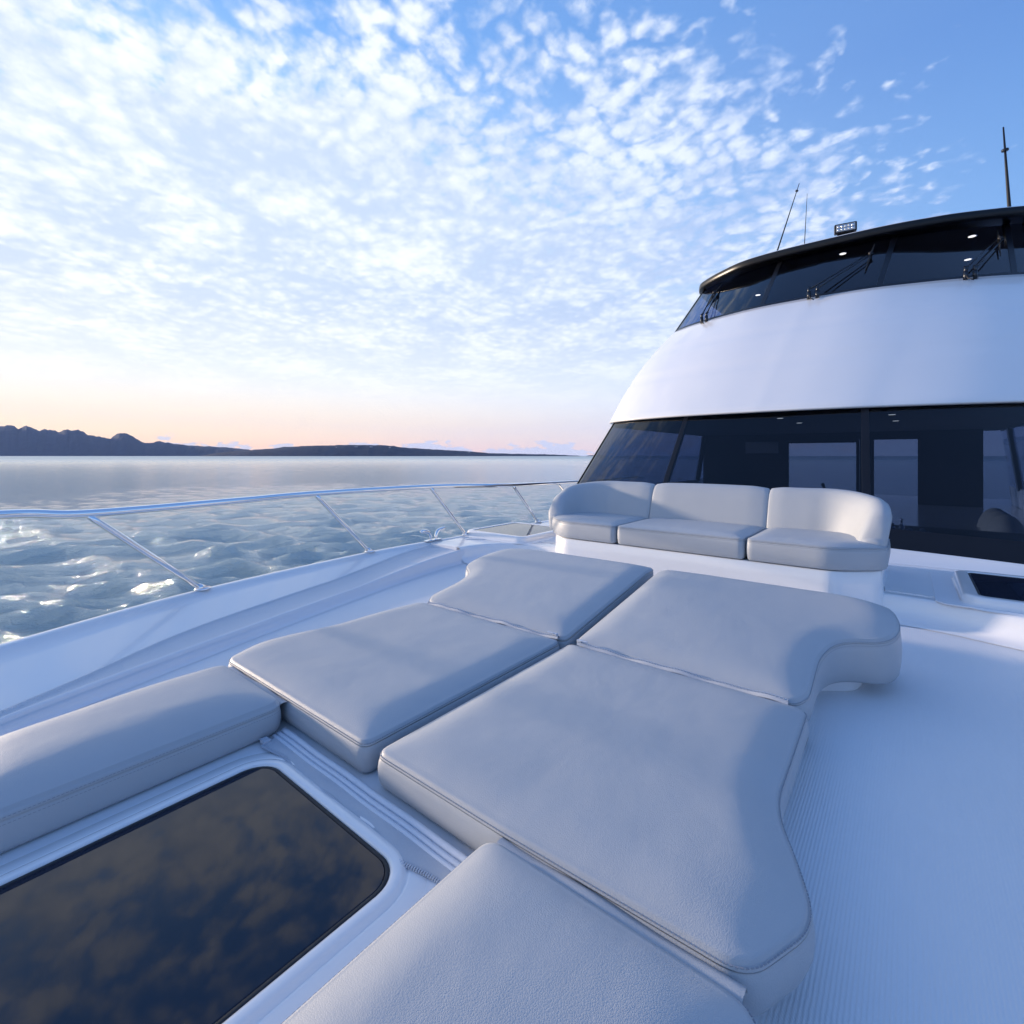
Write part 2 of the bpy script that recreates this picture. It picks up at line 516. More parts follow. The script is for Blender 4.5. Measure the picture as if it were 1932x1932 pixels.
def inward(P_):
    t = np.roll(P_, -1, 0) - np.roll(P_, 1, 0)
    t /= np.linalg.norm(t, axis=1)[:, None]
    nrm = np.stack([-t[:, 1], t[:, 0]], 1)
    x, y = P_[:, 0], P_[:, 1]
    area = 0.5 * np.sum(x * np.roll(y, -1) - np.roll(x, -1) * y)
    return nrm if area > 0 else -nrm

def slab(name, outline, z0, z1, mat, parent, bevel=0.0, smooth=True, seg=3):
    mb = MB(); n = len(outline)
    z1f = z1 if callable(z1) else (lambda x, y: z1)
    v = [(x, y, z0) for x, y in outline] + [(x, y, z1f(x, y)) for x, y in outline]
    f = [tuple(range(n)), tuple(range(n, 2 * n))] + [(k, (k + 1) % n, n + (k + 1) % n, n + k) for k in range(n)]
    mb.add(v, f)
    return mb.build(name, mat, parent, smooth=False if not bevel else True, bevel=bevel, seg=seg)

def fbm(x, y, s, seed=0.0):
    return mnoise.fractal(Vector((x * s, y * s, seed)), 0.9, 2.0, 4)

def cushion(name, outline, corner, z0, z1, label, group=None, crown=0.03, r=0.035, tilt=None, N_=260, seam=True, rows=2, wob=0.0015,
            seed=1.0, seam_z=0.018, dome=0.17, puff=0.006, lean=0.0):
    """a foam cushion in grained vinyl: z0 bottom, z1 top at the welt"""
    P_ = resample(round_poly(outline, corner), N_)
    nr = inward(P_)
    cen = P_.mean(0)
    zt = (lambda x, y: z1 + (tilt(x, y) if tilt else 0.0))
    base = Vector((cen[0], cen[1], z0))
    rings = []
    def ring(ins, zf, nz=0.0):
        rr = []
        for k in range(N_):
            q = P_[k] + nr[k] * ins
            rr.append(Vector((q[0], q[1], zf(P_[k][0], P_[k][1]) + (nz * fbm(q[0], q[1], 6, seed) if nz else 0))))
        return rr
    rings.append(ring(0.03, lambda x, y: z0))
    rings.append(ring(0.010, lambda x, y: z0 + 0.003))
    rings.append(ring(0.002, lambda x, y: z0 + 0.014))
    for t in (0.3, 0.55, 0.8):
        rings.append(ring(-puff * math.sin(math.pi * t) + lean * t, lambda x, y, t=t: z0 + 0.014 + (zt(x, y) - seam_z - r - z0 - 0.014) * t))
    rings.append(ring(0.0005 + lean, lambda x, y: zt(x, y) - r - seam_z - 0.0022))
    rings.append(ring(0.0028 + lean, lambda x, y: zt(x, y) - r - seam_z))          # the seam, pulled in
    rings.append(ring(0.0003 + lean, lambda x, y: zt(x, y) - r - seam_z + 0.0022))
    for a in (0, 18, 36, 54, 72):
        rings.append(ring(lean + r * (1 - math.cos(R(a))), lambda x, y, a=a: zt(x, y) - r + r * math.sin(R(a))))
    B = P_ + nr * (r * 0.85 + lean)
    # star rings to the centre with a domed height
    nrg = 22
    D = dome
    ds_ = np.linalg.norm(np.roll(P_, -1, 0) - P_, axis=1)
    for j in range(nrg):
        t = (j / nrg) ** 1.35
        Q = B * (1 - t) + cen * t
        rr = []
        for q in Q:
            dd = math.sqrt(2.0 / np.sum(ds_ / np.maximum(np.hypot(P_[:, 0] - q[0], P_[:, 1] - q[1]), 0.012) ** 3)) if j else 0.012
            c = 1 - (1 - min(dd / D, 1)) ** 2
            c = crown * (c * 0.85 + 0.15 * min(dd / 0.4, 1))
            rr.append(Vector((q[0], q[1], zt(q[0], q[1]) + c + wob * fbm(q[0], q[1], 5, seed) * min(dd / 0.05, 1))))
        rings.append(rr)
    mb = MB().rings(rings, cap0=True)
    ci = len(mb.v); mb.v.append(Vector((cen[0], cen[1], sum(p.z for p in rings[-1]) / N_)))
    last = ci - N_
    for k in range(N_):
        mb.f.append((last + k, last + (k + 1) % N_, ci))
    o = mb.build(name, vin, None, base=base)
    tag(o, label, 'cushion', group)
    if seam:
        st = MB()
        peri = np.r_[0, np.cumsum(np.linalg.norm(np.diff(np.vstack([P_, P_[:1]]), axis=0), axis=1))]
        for row in range(rows):
            dz = (-0.0075, 0.0085)[row]
            s = 0.0
            while s < peri[-1] - 0.006:
                k = min(np.searchsorted(peri, s, side='right') - 1, N_ - 1)
                fr_ = (s - peri[k]) / max(peri[k + 1] - peri[k], 1e-6)
                q = P_[k] * (1 - fr_) + P_[(k + 1) % N_] * fr_ + nr[k] * (lean + (0.0 if dz < 0 else 0.001))
                tt = (P_[(k + 1) % N_] - P_[k]); tt = tt / np.linalg.norm(tt)
                nn = nr[k]
                st.box((q[0], q[1], zt(q[0], q[1]) - r - seam_z + dz), 0.0055, 0.0022, 0.0013, (tt[0], tt[1], 0), (nn[0], nn[1], 0))
                s += 0.0085
        st.build('stitching', thread_m, o, smooth=False)
    return o

# ================================================================== SEA, LAND
def build_sea():
    rng = np.random.default_rng(3)
    na, nr_ = 1700, 520
    rad = np.r_[0.0, np.geomspace(3.0, 13000, nr_)]
    ang = np.linspace(0, 2 * math.pi, na, endpoint=False)
    RR, AA = np.meshgrid(rad, ang, indexing='ij')
    X = RR * np.cos(AA); Y = RR * np.sin(AA); Z = np.zeros_like(X); DX = np.zeros_like(X); DY = np.zeros_like(X)
    spacing = np.maximum(RR * 2 * math.pi / na, RR * (math.log(13000 / 3.0) / nr_))
    wind = R(142)
    for i in range(130):
        lam = 0.20 * (2.9 / 0.20) ** (rng.random() ** 0.85)
        a = wind + rng.normal(0, 0.42)
        k = 2 * math.pi / lam
        amp = 0.0135 * lam ** 0.85 * (0.6 + 0.8 * rng.random()) * (1.0 if lam < 3.0 else 0.5)
        kx, ky = math.cos(a) * k, math.sin(a) * k
        ph = rng.random() * 6.28
        fade = np.clip((lam / spacing - 2.5) / 3.0, 0, 1)
        th = kx * X + ky * Y + ph
        Z += amp * fade * (2 * ((1 + np.sin(th)) / 2) ** 2.1 - 0.8)
        DX += -0.7 * amp * fade * math.cos(a) * np.cos(th) * -1
        DY += -0.7 * amp * fade * math.sin(a) * np.cos(th) * -1
    X = X + DX; Y = Y + DY
    verts = np.stack([X.ravel(), Y.ravel(), Z.ravel()], 1)
    # one centre vertex is enough for the first ring: collapse ring 0 by faces to it
    idx = np.arange(RR.size).reshape(RR.shape)
    q = np.stack([idx[1:-1], idx[2:], np.roll(idx[2:], -1, 1), np.roll(idx[1:-1], -1, 1)], -1).reshape(-1, 4)
    tri = np.stack([np.full(na, idx[0, 0]), idx[1], np.roll(idx[1], -1)], 1)
    me = bpy.data.meshes.new('sea')
    nv = len(verts)
    me.vertices.add(nv); me.vertices.foreach_set('co', verts.ravel())
    loops = np.r_[q.ravel(), tri.ravel()]
    me.loops.add(len(loops)); me.loops.foreach_set('vertex_index', loops.astype(np.int32))
    starts = np.r_[np.arange(len(q)) * 4, len(q) * 4 + np.arange(len(tri)) * 3]
    me.polygons.add(len(q) + len(tri)); me.polygons.foreach_set('loop_start', starts.astype(np.int32))
    me.polygons.foreach_set('use_smooth', np.ones(len(q) + len(tri), bool))
    me.update(); me.validate()
    me.materials.append(sea_m)
    o = bpy.data.objects.new('water', me); COL.objects.link(o)
    tag(o, kind='structure')
build_sea()

def zoompts(l):
    return [(x * 0.5859, 739.6 + y * 0.5859) for x, y in l]

def ridge(name, prof, D0, depth, seed, rough):
    """a real range of hills: shore at D0, crest further in, falling away behind"""
    prof = sorted(prof)
    us = np.array([p[0] for p in prof]); vs = np.array([p[1] for p in prof])
    n = 420; m_ = 22
    uu = np.linspace(us[0], us[-1], n)
    hh = (860.0 - np.interp(uu, us, vs)) / FPX
    rings = []
    for j in range(m_ + 1):
        t = j / m_
        row = []
        for i in range(n):
            d = D0 + depth * t
            s = (uu[i] - 966.0) / FPX
            x, y = (FX + RX * s) * d, (FY + RY * s) * d
            crest = 0.45
            ht = hh[i] * (D0 + depth * crest)
            k = math.sin(min(t / crest, 1) * math.pi / 2) ** 1.15 if t <= crest else max(0.0, math.cos((t - crest) / (1 - crest) * math.pi / 2))
            nz = mnoise.fractal(Vector((x / 420, y / 420, seed)), 0.8, 2.1, 6)
            fl = 1.0 if abs(t - crest) < 0.03 else 0.0
            z = ht * k * (1 + 0.07 * nz * (1 - fl)) + rough * (mnoise.fractal(Vector((x / 70, y / 70, seed)), 0.9, 2.1, 4)) * min(k * 3, 1)
            if t == 0 or t == 1: z = -3
            row.append((x, y, z + (-1.5 if t == 0 else 0)))
        rings.append(row)
    mb = MB().rings(rings, closed=False)
    o = mb.build(name, land_m, None)
    tag(o, kind='structure')
    return o

mount = zoompts([(-420, 125), (-300, 118), (-200, 128), (-120, 112), (-60, 120), (0, 110), (25, 107), (45, 109), (60, 119), (75, 111), (87, 108), (105, 117), (128, 127), (145, 122),
                 (165, 127), (190, 129), (205, 121), (216, 119), (228, 124), (250, 122), (268, 127), (283, 138), (305, 141), (330, 145), (355, 150), (372, 139), (385, 133),
                 (398, 133), (415, 137), (435, 148), (455, 160), (480, 164), (515, 160), (560, 166), (600, 171), (680, 176), (740, 179), (800, 186), (860, 196), (900, 205)])
ridge('hills', mount, 6500, 2600, 2.0, 13.0)
head = zoompts([(640, 205), (700, 196), (780, 187), (850, 183), (920, 176), (1000, 172), (1060, 171), (1120, 169), (1180, 170), (1250, 172), (1290, 177), (1380, 183),
                (1500, 190), (1570, 196), (1640, 198), (1700, 199), (1790, 201), (1868, 205)])
ridge('hills', head, 4200, 1300, 7.0, 5.0)
isl = zoompts([(1888, 205), (1896, 203), (1910, 202.6), (1925, 203), (1960, 205)])
ridge('hills', isl, 4600, 500, 9.0, 1.0)

# little pale houses dotted on the headland
house_m = plain('limewash', (0.55, 0.56, 0.6), 0.8, nscale=0.2, namp=0.1)
roofh_m = plain('roof_sheet', (0.20, 0.18, 0.18), 0.8, nscale=0.2, namp=0.1)
def house():
    o = empty('house', (0, 0, 0))
    MB().box((0, 0, 4), 26, 12, 8).build('wall', house_m, o, smooth=False)
    v = [(-14, -7, 8.02), (14, -7, 8.02), (14, 7, 8.02), (-14, 7, 8.02), (-14, 0, 12), (14, 0, 12)]
    MB().add(v, [(0, 1, 5, 4), (2, 3, 4, 5), (0, 4, 3), (1, 2, 5), (0, 3, 2, 1)]).build('roof', roofh_m, o, smooth=False)
    return o
hproto = house()
HP = [(560, 848), (592, 846.5), (618, 845), (634, 844.8), (672, 843.6), (700, 843.5), (735, 845), (748, 848), (800, 852), (868, 853), (884, 854)]
for i, (u, v) in enumerate(HP):
    d = 4200 + 350
    s = (u - 966.0) / FPX
    o = hproto
    if i:
        o = hproto.copy(); COL.objects.link(o)
        for ch in hproto.children:
            c = ch.copy(); COL.objects.link(c); c.parent = o
    o.location = ((FX + RX * s) * d, (FY + RY * s) * d, H + (860 - v) / FPX * d - 4)
    o.rotation_euler = (0, 0, R(YAW + random.uniform(-40, 40)))
    tag(o, 'tiny pale house among the trees of the low dark headland', 'house', 'houses on the headland')

# ================================================================== THE YACHT
CX = -1.33
yacht = empty('motor_yacht', (CX, 2.0, 0))
tag(yacht, 'white motor yacht seen along its foredeck up to the wheelhouse', 'yacht')

hG, hF, hL = 0.84, 0.985, 0.85     # gunwale, floor and raised deck below the eye
gy = [-2.6, -2.2, -1.7, -1.0, -0.4, 0.3, 1.2, 2.6, 3.8, 5.1, 9, 14]
go = [0.02, 0.42, 0.80, 1.22, 1.54, 1.83, 2.16, 2.39, 2.38, 2.38, 2.60, 2.60]
ay_ = [-2.6, -1.0, 0.0, 0.47, 1.07, 2.32, 2.93, 3.6, 14]
ao = [0.0, 0.50, 1.12, 1.38, 1.71, 2.10, 2.27, 2.29, 2.29]
by_ = [-2.6, -1.0, 0.0, 0.555, 1.68, 2.76, 3.4, 3.9, 14]
bo = [0.0, 0.45, 1.06, 1.28, 1.60, 1.85, 1.90, 1.90, 1.90]
def smooth_interp(xs, ys):
    pts = crom(list(zip(xs, ys)), 10)
    px = [p[0] for p in pts]; py = [p[1] for p in pts]
    return lambda t: float(np.interp(t, px, py))
fG, fA, fB = smooth_interp(gy, go), smooth_interp(ay_, ao), smooth_interp(by_, bo)
def hS(y):                         # side deck height below the eye
    return float(np.interp(y, [-2.6, 0.5, 2.0, 3.9, 14], [0.95, 0.94, 0.935, hL, hL]))
def hGu(y):
    return float(np.interp(y, [-2.6, 0.3, 2, 14], [0.78, 0.835, 0.845, 0.85]))

ys = list(np.arange(-2.5, 4.01, 0.1)) + list(np.arange(4.2, 14.1, 0.4))
hull_sec, bul_sec, lip_sec, strip_sec, wall_sec = {}, {}, {}, {}, {}
for side in (-1, 1):
    hull_r, bul_r, strip_r, wall_r, rail_r = [], [], [], [], []
    for y in ys:
        G = fG(y); A = min(fA(y), G - 0.10); B = min(fB(y), A - 0.06)
        if side > 0:
            B += 0.32; A += 0.42; G += 0.42
        zs, zg = H - hS(y), H - hGu(y)
        X = lambda o: CX + side * o
        # gunwale and the slope inside it
        sec = []
        w = G - A
        for t in (0.0, 0.25, 0.5, 0.75, 1.0):
            e = t
            sec.append((X(A + (w - 0.075) * t), y, zs + (zg - 0.020 - zs) * e))
        sec += [(X(G - 0.060), y, zg - 0.006), (X(G - 0.045), y, zg), (X(G - 0.015), y, zg + 0.002), (X(G + 0.012), y, zg - 0.006), (X(G + 0.026), y, zg - 0.025), (X(G + 0.028), y, zg - 0.06)]
        bul_r.append(sec)
        # hull side
        fl = np.interp(y, [-2.6, 0, 3, 6, 14], [0.0, 0.55, 0.35, 0.18, 0.12])
        hull_r.append([(X(G + 0.02), y, zg - 0.06), (X(G - 0.02), y, zg - 0.09), (X(max(G - fl * 0.45, 0.01)), y, zg - 0.9), (X(max(G - fl, 0.005)), y, 0.3), (X(max(G - fl * 1.3, 0.0)), y, -0.6)])
        q_ = max(A, B + 0.06)
        strip_r.append([(X(B + 0.035), y, zs + 0.001), (X(q_ - 0.020), y, zs + 0.002), (X(q_ - 0.012), y, zs + 0.012), (X(q_ - 0.002), y, zs + 0.012), (X(q_ + 0.005), y, zs - 0.004)])
        zf = H - hF
        wall_r.append([(X(B + 0.040), y, zs + 0.000), (X(B + 0.028), y, zs + 0.007), (X(B + 0.012), y, zs + 0.008), (X(B + 0.002), y, zs + 0.002), (X(B - 0.002), y, zs - 0.012),
                       (X(B - 0.012), y, zf + 0.035), (X(B - 0.022), y, zf + 0.015), (X(B - 0.045), y, zf + 0.003), (X(B - 0.06), y, zf + 0.001)])
    k = len([y for y in ys if y <= 3.7])
    MB().rings(bul_r, closed=False).build('bulwark', gel, yacht)
    MB().rings(hull_r, closed=False).build('hull_side', gel, yacht)
    MB().rings(strip_r[:k + 3], closed=False).build('side_deck', grit, yacht)
    MB().rings(wall_r[:k - 2], closed=False).build('recess_wall', gel_in, yacht)

# floor of the recess
fl_out = [(CX - fB(y) - 0.02, y) for y in ys[4:k + 2]] + [(CX - 1.6, 3.88), (CX + 1.9, 3.88)] + [(CX + fB(y) + 0.34, y) for y in reversed(ys[4:k + 2])]
slab('recess_floor', fl_out, H - hF - 0.05, H - hF, rib, yacht)

# raised deck aft of the recess (with its curved front edge)
def edge_curve():
    yk = 3.42
    L = (CX - fB(yk), yk); Rr = (CX + fB(yk) + 0.32, yk)
    pts = crom([(L[0] - 0.01, 3.25), (L[0] + 0.02, 3.42), (L[0] + 0.12, 3.62), (L[0] + 0.38, 3.78), (L[0] + 0.75, 3.82), (CX, 3.82),
                (-0.12, 3.80), (0.15, 3.78), (0.36, 3.73), (0.60, 3.66), (0.82, 3.55), (Rr[0] + 0.12, 3.2)], 8)
    return pts
ec = edge_curve()
nrm2 = []
for i, p in enumerate(ec):
    a = np.array(ec[max(i - 1, 0)]); c = np.array(ec[min(i + 1, len(ec) - 1)])
    t = (c - a) / np.linalg.norm(c - a); nrm2.append(np.array([t[1], -t[0]]))     # points into the recess
prof = [(-0.06, 0.0), (-0.02, 0.0), (-0.006, -0.003), (0.003, -0.014), (0.010, -0.05), (0.022, -(hF - hL) + 0.05), (0.035, -(hF - hL) + 0.025), (0.075, -(hF - hL) + 0.006), (0.15, -(hF - hL) + 0.003)]
MB().rings([[(p[0] + n_[0] * o, p[1] + n_[1] * o, H - hL + dz) for p, n_ in zip(ec, nrm2)] for o, dz in prof], closed=False).build('step_riser', gel, yacht)
top_out = [(p[0] - n_[0] * 0.05, p[1] - n_[1] * 0.05) for p, n_ in zip(ec, nrm2)] + [(CX + 2.72, 3.3), (CX + 2.72, 13.5), (CX - 2.3, 13.5), (CX - 2.3, 3.25)]
slab('coachroof_deck', top_out, H - hL - 0.03, H - hL - 0.001, gel, yacht)
tread = [(p[0] - n_[0] * 0.10, p[1] - n_[1] * 0.10) for p, n_ in zip(ec, nrm2) if -0.16 < p[0] < 0.40] + [(0.72, 3.62), (0.80, 4.4), (0.80, 4.86), (-0.16, 4.80)]
slab('tread_panel', tread, H - hL - 0.001, H - hL + 0.004, rib, yacht)
treadl = [(-2.6, 4.80), (-3.5, 4.86), (-3.5, 3.6), (-3.1, 3.95), (-2.6, 3.96)]
slab('tread_panel', treadl, H - hL - 0.001, H - hL + 0.004, grit, yacht)

# upstand under the windscreen
def arc(off_y, cx=CX, n=8, both=True):
    half = crom(off_y, n)
    left = [(cx - o, y) for o, y in reversed(half)]
    right = [(cx + o, y) for o, y in half[1:]]
    return left + right
low_b = [(0, 5.05), (0.6, 5.06), (1.2, 5.09), (1.7, 5.14), (2.05, 5.21), (2.22, 5.33), (2.30, 5.6), (2.33, 6.4), (2.33, 8.0), (2.33, 12.0)]
low_t = [(0, 6.06), (0.6, 6.08), (1.1, 6.15), (1.55, 6.30), (1.88, 6.48), (2.02, 6.60), (2.12, 6.85), (2.17, 7.4), (2.18, 8.6), (2.18, 12.0)]
def wider(L, k_, cx=CX):
    return [(x + k_ * min(max((x - cx - 1.1) / 1.0, 0), 1), y) for x, y in L]
LB, LT = wider(arc(low_b), 0.40), wider(arc(low_t), 0.40)
zLB = lambda x: H - 0.74 - 0.075 * min(abs(x - CX) / 2.3, 1) ** 2
zLT = lambda x: H + 0.53
MB().rings([[(x, y - 0.16, H - hL - 0.004) for x, y in LB], [(x, y - 0.06, H - hL + 0.03) for x, y in LB], [(x, y - 0.025, zLB(x) - 0.01) for x, y in LB],
            [(x, y - 0.015, zLB(x) + 0.004) for x, y in LB], [(x, y + 0.05, zLB(x) + 0.004) for x, y in LB]], closed=False).build('windscreen_upstand', gel, yacht)

# lower windscreen: panes, mullions, black border. t runs up the glass, s along it
nLB = len(LB)
def gpt(i, t, out=0.0):
    x0, y0 = LB[i]; x1, y1 = LT[i]
    z0, z1 = zLB(x0), zLT(x1)
    p = Vector((x0 + (x1 - x0) * t, y0 + (y1 - y0) * t, z0 + (z1 - z0) * t))
    if out:
        a = Vector((*LB[max(i - 1, 0)], 0)); c = Vector((*LB[min(i + 1, nLB - 1)], 0))
        tg = (c - a).normalized()
        up = (Vector((x1, y1, z1)) - Vector((x0, y0, z0))).normalized()
        p = p + tg.cross(up).normalized() * out
    return p
def strip_on(gp, i0, i1, t0, t1, out, thick, name, mat, parent, nt_=6):
    rings = []
    ts = [t0 + (t1 - t0) * j / nt_ for j in range(nt_ + 1)]
    idx = list(range(i0, i1 + 1))
    o = [[gp(i, t, out) for i in idx] for t in ts]
    q = [[gp(i, t, out - thick) for i in idx] for t in ts]
    mb = MB()
    n = len(idx); v = [p for r_ in o for p in r_] + [p for r_ in q for p in r_]
    off = n * (nt_ + 1); f = []
    for j in range(nt_):
        for k_ in range(n - 1):
            a = j * n + k_
            f.append((a, a + 1, a + n + 1, a + n)); f.append((off + a, off + a + n, off + a + n + 1, off + a + 1))
    for k_ in range(n - 1):
        f.append((k_, off + k_, off + k_ + 1, k_ + 1)); a = nt_ * n + k_; f.append((a, a + 1, off + a + 1, off + a))
    for j in range(nt_):
        a = j * n; f.append((a, a + n, off + a + n, off + a)); a = j * n + n - 1; f.append((a, off + a, off + a + n, a + n))
    mb.add(v, f)
    return mb.build(name, mat, parent, auto=40)
def near_i(gp, x, t, n, front=True):
    best = min(range(n), key=lambda i: abs(gp(i, t).x - x) + (0 if gp(i, t).y < 7.0 or not front else 50))
    return best
mc = nLB // 2
i_cl = near_i(gpt, CX - 2.2, 0.0, nLB); i_cr = nLB - 1 - i_cl
i_m1 = near_i(gpt, -2.16, 0.5, nLB); i_m2 = near_i(gpt, -0.34, 0.5, nLB)
cuts = [i_cl, i_m1, i_m2, i_cr]
wsc = empty('lower_windscreen', (0, 0, 0)); wsc.parent = yacht; wsc.location = -world_origin(yacht)
for a, c in zip(cuts[:-1], cuts[1:]):
    strip_on(gpt, a, c, 0.11, 1.0, 0.0, 0.008, 'pane', glass_low, wsc)
strip_on(gpt, i_cl, i_cr, 0.0, 0.115, 0.003, 0.02, 'black_border', black, wsc, 2)
def mullion_on(gp, i, frac, w, t0, t1, out, name, mat, parent, thick=0.05, n=8):
    pts = [gp(i, t0 + (t1 - t0) * j / n, out - thick / 2) for j in range(n + 1)]
    mb = MB(); rings = []
    for j, p in enumerate(pts):
        t = (pts[min(j + 1, n)] - pts[max(j - 1, 0)]).normalized()
        nn = (gp(i, 0.5, 0.1) - gp(i, 0.5, 0.0)).normalized()
        sd_ = t.cross(nn).normalized()
        rings.append([p + sd_ * w / 2 + nn * thick / 2, p - sd_ * w / 2 + nn * thick / 2, p - sd_ * w / 2 - nn * thick / 2, p + sd_ * w / 2 - nn * thick / 2])
    mb.rings(rings, True, True)
    return mb.build(name, mat, parent, smooth=False, bevel=0.004)
mullion_on(gpt, i_m1, 0, 0.055, 0, 1, 0.003, 'mullion', black, wsc)
mullion_on(gpt, i_m2, 0, 0.065, 0, 1, 0.003, 'mullion', black, wsc)
for i in (i_cl, i_cr):
    mullion_on(gpt, i, 0, 0.035, 0, 1, 0.012, 'corner_post', black, wsc, 0.03)
# saloon side glazing
sside = empty('saloon_side_window', (0, 0, 0)); sside.parent = yacht; sside.location = -world_origin(yacht)
for (a, c) in ((0, i_cl), (i_cr, nLB - 1)):
    strip_on(gpt, a, c, 0.22, 0.93, 0.0, 0.008, 'pane', glass_side, sside)
    strip_on(gpt, a, c, -0.02, 0.225, 0.004, 0.03, 'sill_band', gel, sside, 2)
    strip_on(gpt, a, c, 0.925, 1.0, 0.004, 0.03, 'head_band', black, sside, 2)
for i in (2, nLB - 3):
    mullion_on(gpt, i, 0, 0.16, 0.2, 0.95, 0.006, 'mullion', black, sside, 0.05)

# white brow: from the lip above the windscreen up to the bridge sill
br_b = [(0, 5.96), (0.5, 5.98), (1.0, 6.045), (1.5, 6.20), (1.9, 6.41), (2.13, 6.62), (2.27, 6.95), (2.34, 7.6), (2.36, 9.0), (2.36, 12.5)]
CS = -1.13
si = [(0, 8.32), (0.66, 8.36), (1.2, 8.50), (1.75, 8.72), (2.10, 8.92), (2.29, 9.08), (2.36, 9.3), (2.40, 10.0), (2.40, 11.2), (2.40, 12.6)]
BB, SS = wider(arc(br_b), 0.40), wider(arc(si, CS), 0.12, CS)
zB, zS = H + 0.50, H + 2.30
def zSf(i):
    return zS
rings = []
nrow = 26
ins = [(0.10, -0.012), (0.02, -0.020), (0.004, -0.016), (-0.004, -0.004)]
for dy, dz in ins:
    rings.append([(CX + (x - CX) * (1 - dy * 0.45), y + dy, zB + dz) for x, y in BB])
for j in range(nrow + 1):
    t = j / nrow
    bul = math.sin(t * math.pi) * 0.055
    row = []
    for (x0, y0), (x1, y1) in zip(BB, SS):
        c = t
        nx = (x0 - CX) / 2.4
        z = zB + 0.006 + (zS - zB) * c
        seam = -0.008 if j in (9, 17) else 0.0
        row.append((x0 + (x1 - x0) * t + nx * bul * 1.4, y0 + (y1 - y0) * t - bul - seam * 1.0, z + bul * 0.6 + seam * 0.6))
    rings.append(row)
rings.append([(CS + (x - CS) * 0.985, y + 0.05, zS + 0.006) for x, y in SS])
rings.append([(CS + (x - CS) * 0.95, y + 0.16, zS - 0.03) for x, y in SS])
MB().rings(rings, closed=False).build('brow_panel', gel, yacht)
# underside of the brow out to the glass
rings = [[(CX + (x - CX) * (1 - 0.10 * 0.45), y + 0.10, zB - 0.012) for x, y in BB], [(CX + (x - CX) * 0.93, y + 0.35, zB + 0.0) for x, y in BB]]
MB().rings(rings, closed=False).build('brow_soffit', gel_in, yacht)

# bridge windscreen
CT = -1.0
ut = [(0, 9.40), (0.7, 9.45), (1.2, 9.60), (1.7, 9.84), (2.02, 10.02), (2.20, 10.16), (2.26, 10.4), (2.28, 11.0), (2.28, 12.0), (2.28, 13.4)]
UT = wider(arc(ut, CT), 0.12, CT)
nU = len(UT)
def upt(i, t, out=0.0):
    x0, y0 = SS[i]; x1, y1 = UT[i]
    p = Vector((x0 + (x1 - x0) * t, y0 + 0.015 + (y1 - y0 - 0.015) * t, zS + (3.36 - 2.30) * t))
    if out:
        a = Vector((*SS[max(i - 1, 0)], 0)); c = Vector((*SS[min(i + 1, nU - 1)], 0))
        tg = (c - a).normalized(); up = (Vector((x1, y1, zS + 1.06)) - Vector((x0, y0, zS))).normalized()
        p = p + tg.cross(up).normalized() * out
    return p
usc = empty('bridge_windscreen', (0, 0, 0)); usc.parent = yacht; usc.location = -world_origin(yacht)
iu0 = near_i(upt, -3.38, 0.0, nU, False); iu3 = nU - 1 - iu0
iu0 = min([i for i in range(nU // 2)], key=lambda i: abs(upt(i, 0).x + 3.40) + abs(upt(i, 0).y - 9.06))
iu3 = nU - 1 - iu0
def closest_front(x, t):
    return min([i for i in range(iu0, iu3 + 1)], key=lambda i: abs(upt(i, t).x - x))
iu1 = closest_front(-1.76, 0.5); iu2 = closest_front(-0.26, 0.5); iu2b = closest_front(1.06, 0.5)
for a, c in ((iu0, iu1), (iu1, iu2), (iu2, iu2b), (iu2b, iu3)):
    strip_on(upt, a, c, 0.0, 1.0, 0.0, 0.008, 'pane', glass_up, usc)
strip_on(upt, iu0, iu3, 0.0, 0.05, 0.004, 0.02, 'black_border', black, usc, 2)
for i in (iu1, iu2, iu2b):
    mullion_on(upt, i, 0, 0.07, 0, 1, 0.004, 'mullion', black, usc)
for i in (iu0, iu3):
    mullion_on(upt, i, 0, 0.05, 0, 1, 0.010, 'corner_post', black, usc, 0.04)
uside = empty('bridge_side_window', (0, 0, 0)); uside.parent = yacht; uside.location = -world_origin(yacht)
for a, c in ((0, iu0), (iu3, nU - 1)):
    strip_on(upt, a, c, 0.0, 1.0, 0.0, 0.008, 'pane', glass_up, uside)
for i in (2, 8, nU - 9, nU - 3):
    mullion_on(upt, i, 0, 0.10, 0, 1, 0.004, 'mullion', black, uside)

# hardtop roof with black visor edge
rf = [(0, 9.18), (0.7, 9.20), (1.28, 9.31), (1.75, 9.58), (2.10, 9.86), (2.28, 10.08), (2.38, 10.45), (2.42, 11.2), (2.42, 12.2), (2.42, 13.8)]
RF = [(x + 0.35 * min(max((x - CT - 1.2) / 1.0, 0), 1), y - 0.10 * min(max((x - CT - 1.2) / 1.0, 0), 1)) for x, y in arc(rf, CT)]
def scl(pts, k_, dy, z):
    return [(CT + (x - CT) * k_, y + dy, z) for x, y in pts]
zr = H + 3.40
MB().rings([scl(RF, 0.93, 0.34, zr - 0.075), scl(RF, 0.975, 0.08, zr - 0.090), scl(RF, 0.996, 0.008, zr - 0.080), scl(RF, 1.0, 0.0, zr - 0.065), scl(RF, 1.0, 0.0, zr - 0.005),
            scl(RF, 0.998, 0.006, zr + 0.028)], closed=False).build('roof_visor', black, yacht)
roof_r = [scl(RF, 0.998, 0.006, zr + 0.028), scl(RF, 0.994, 0.018, zr + 0.040), scl(RF, 0.97, 0.10, zr + 0.062), scl(RF, 0.88, 0.4, zr + 0.11), scl(RF, 0.6, 1.0, zr + 0.16), scl(RF, 0.0, 1.6, zr + 0.18)]
MB().rings(roof_r, closed=False).build('hardtop_roof', gel, yacht)
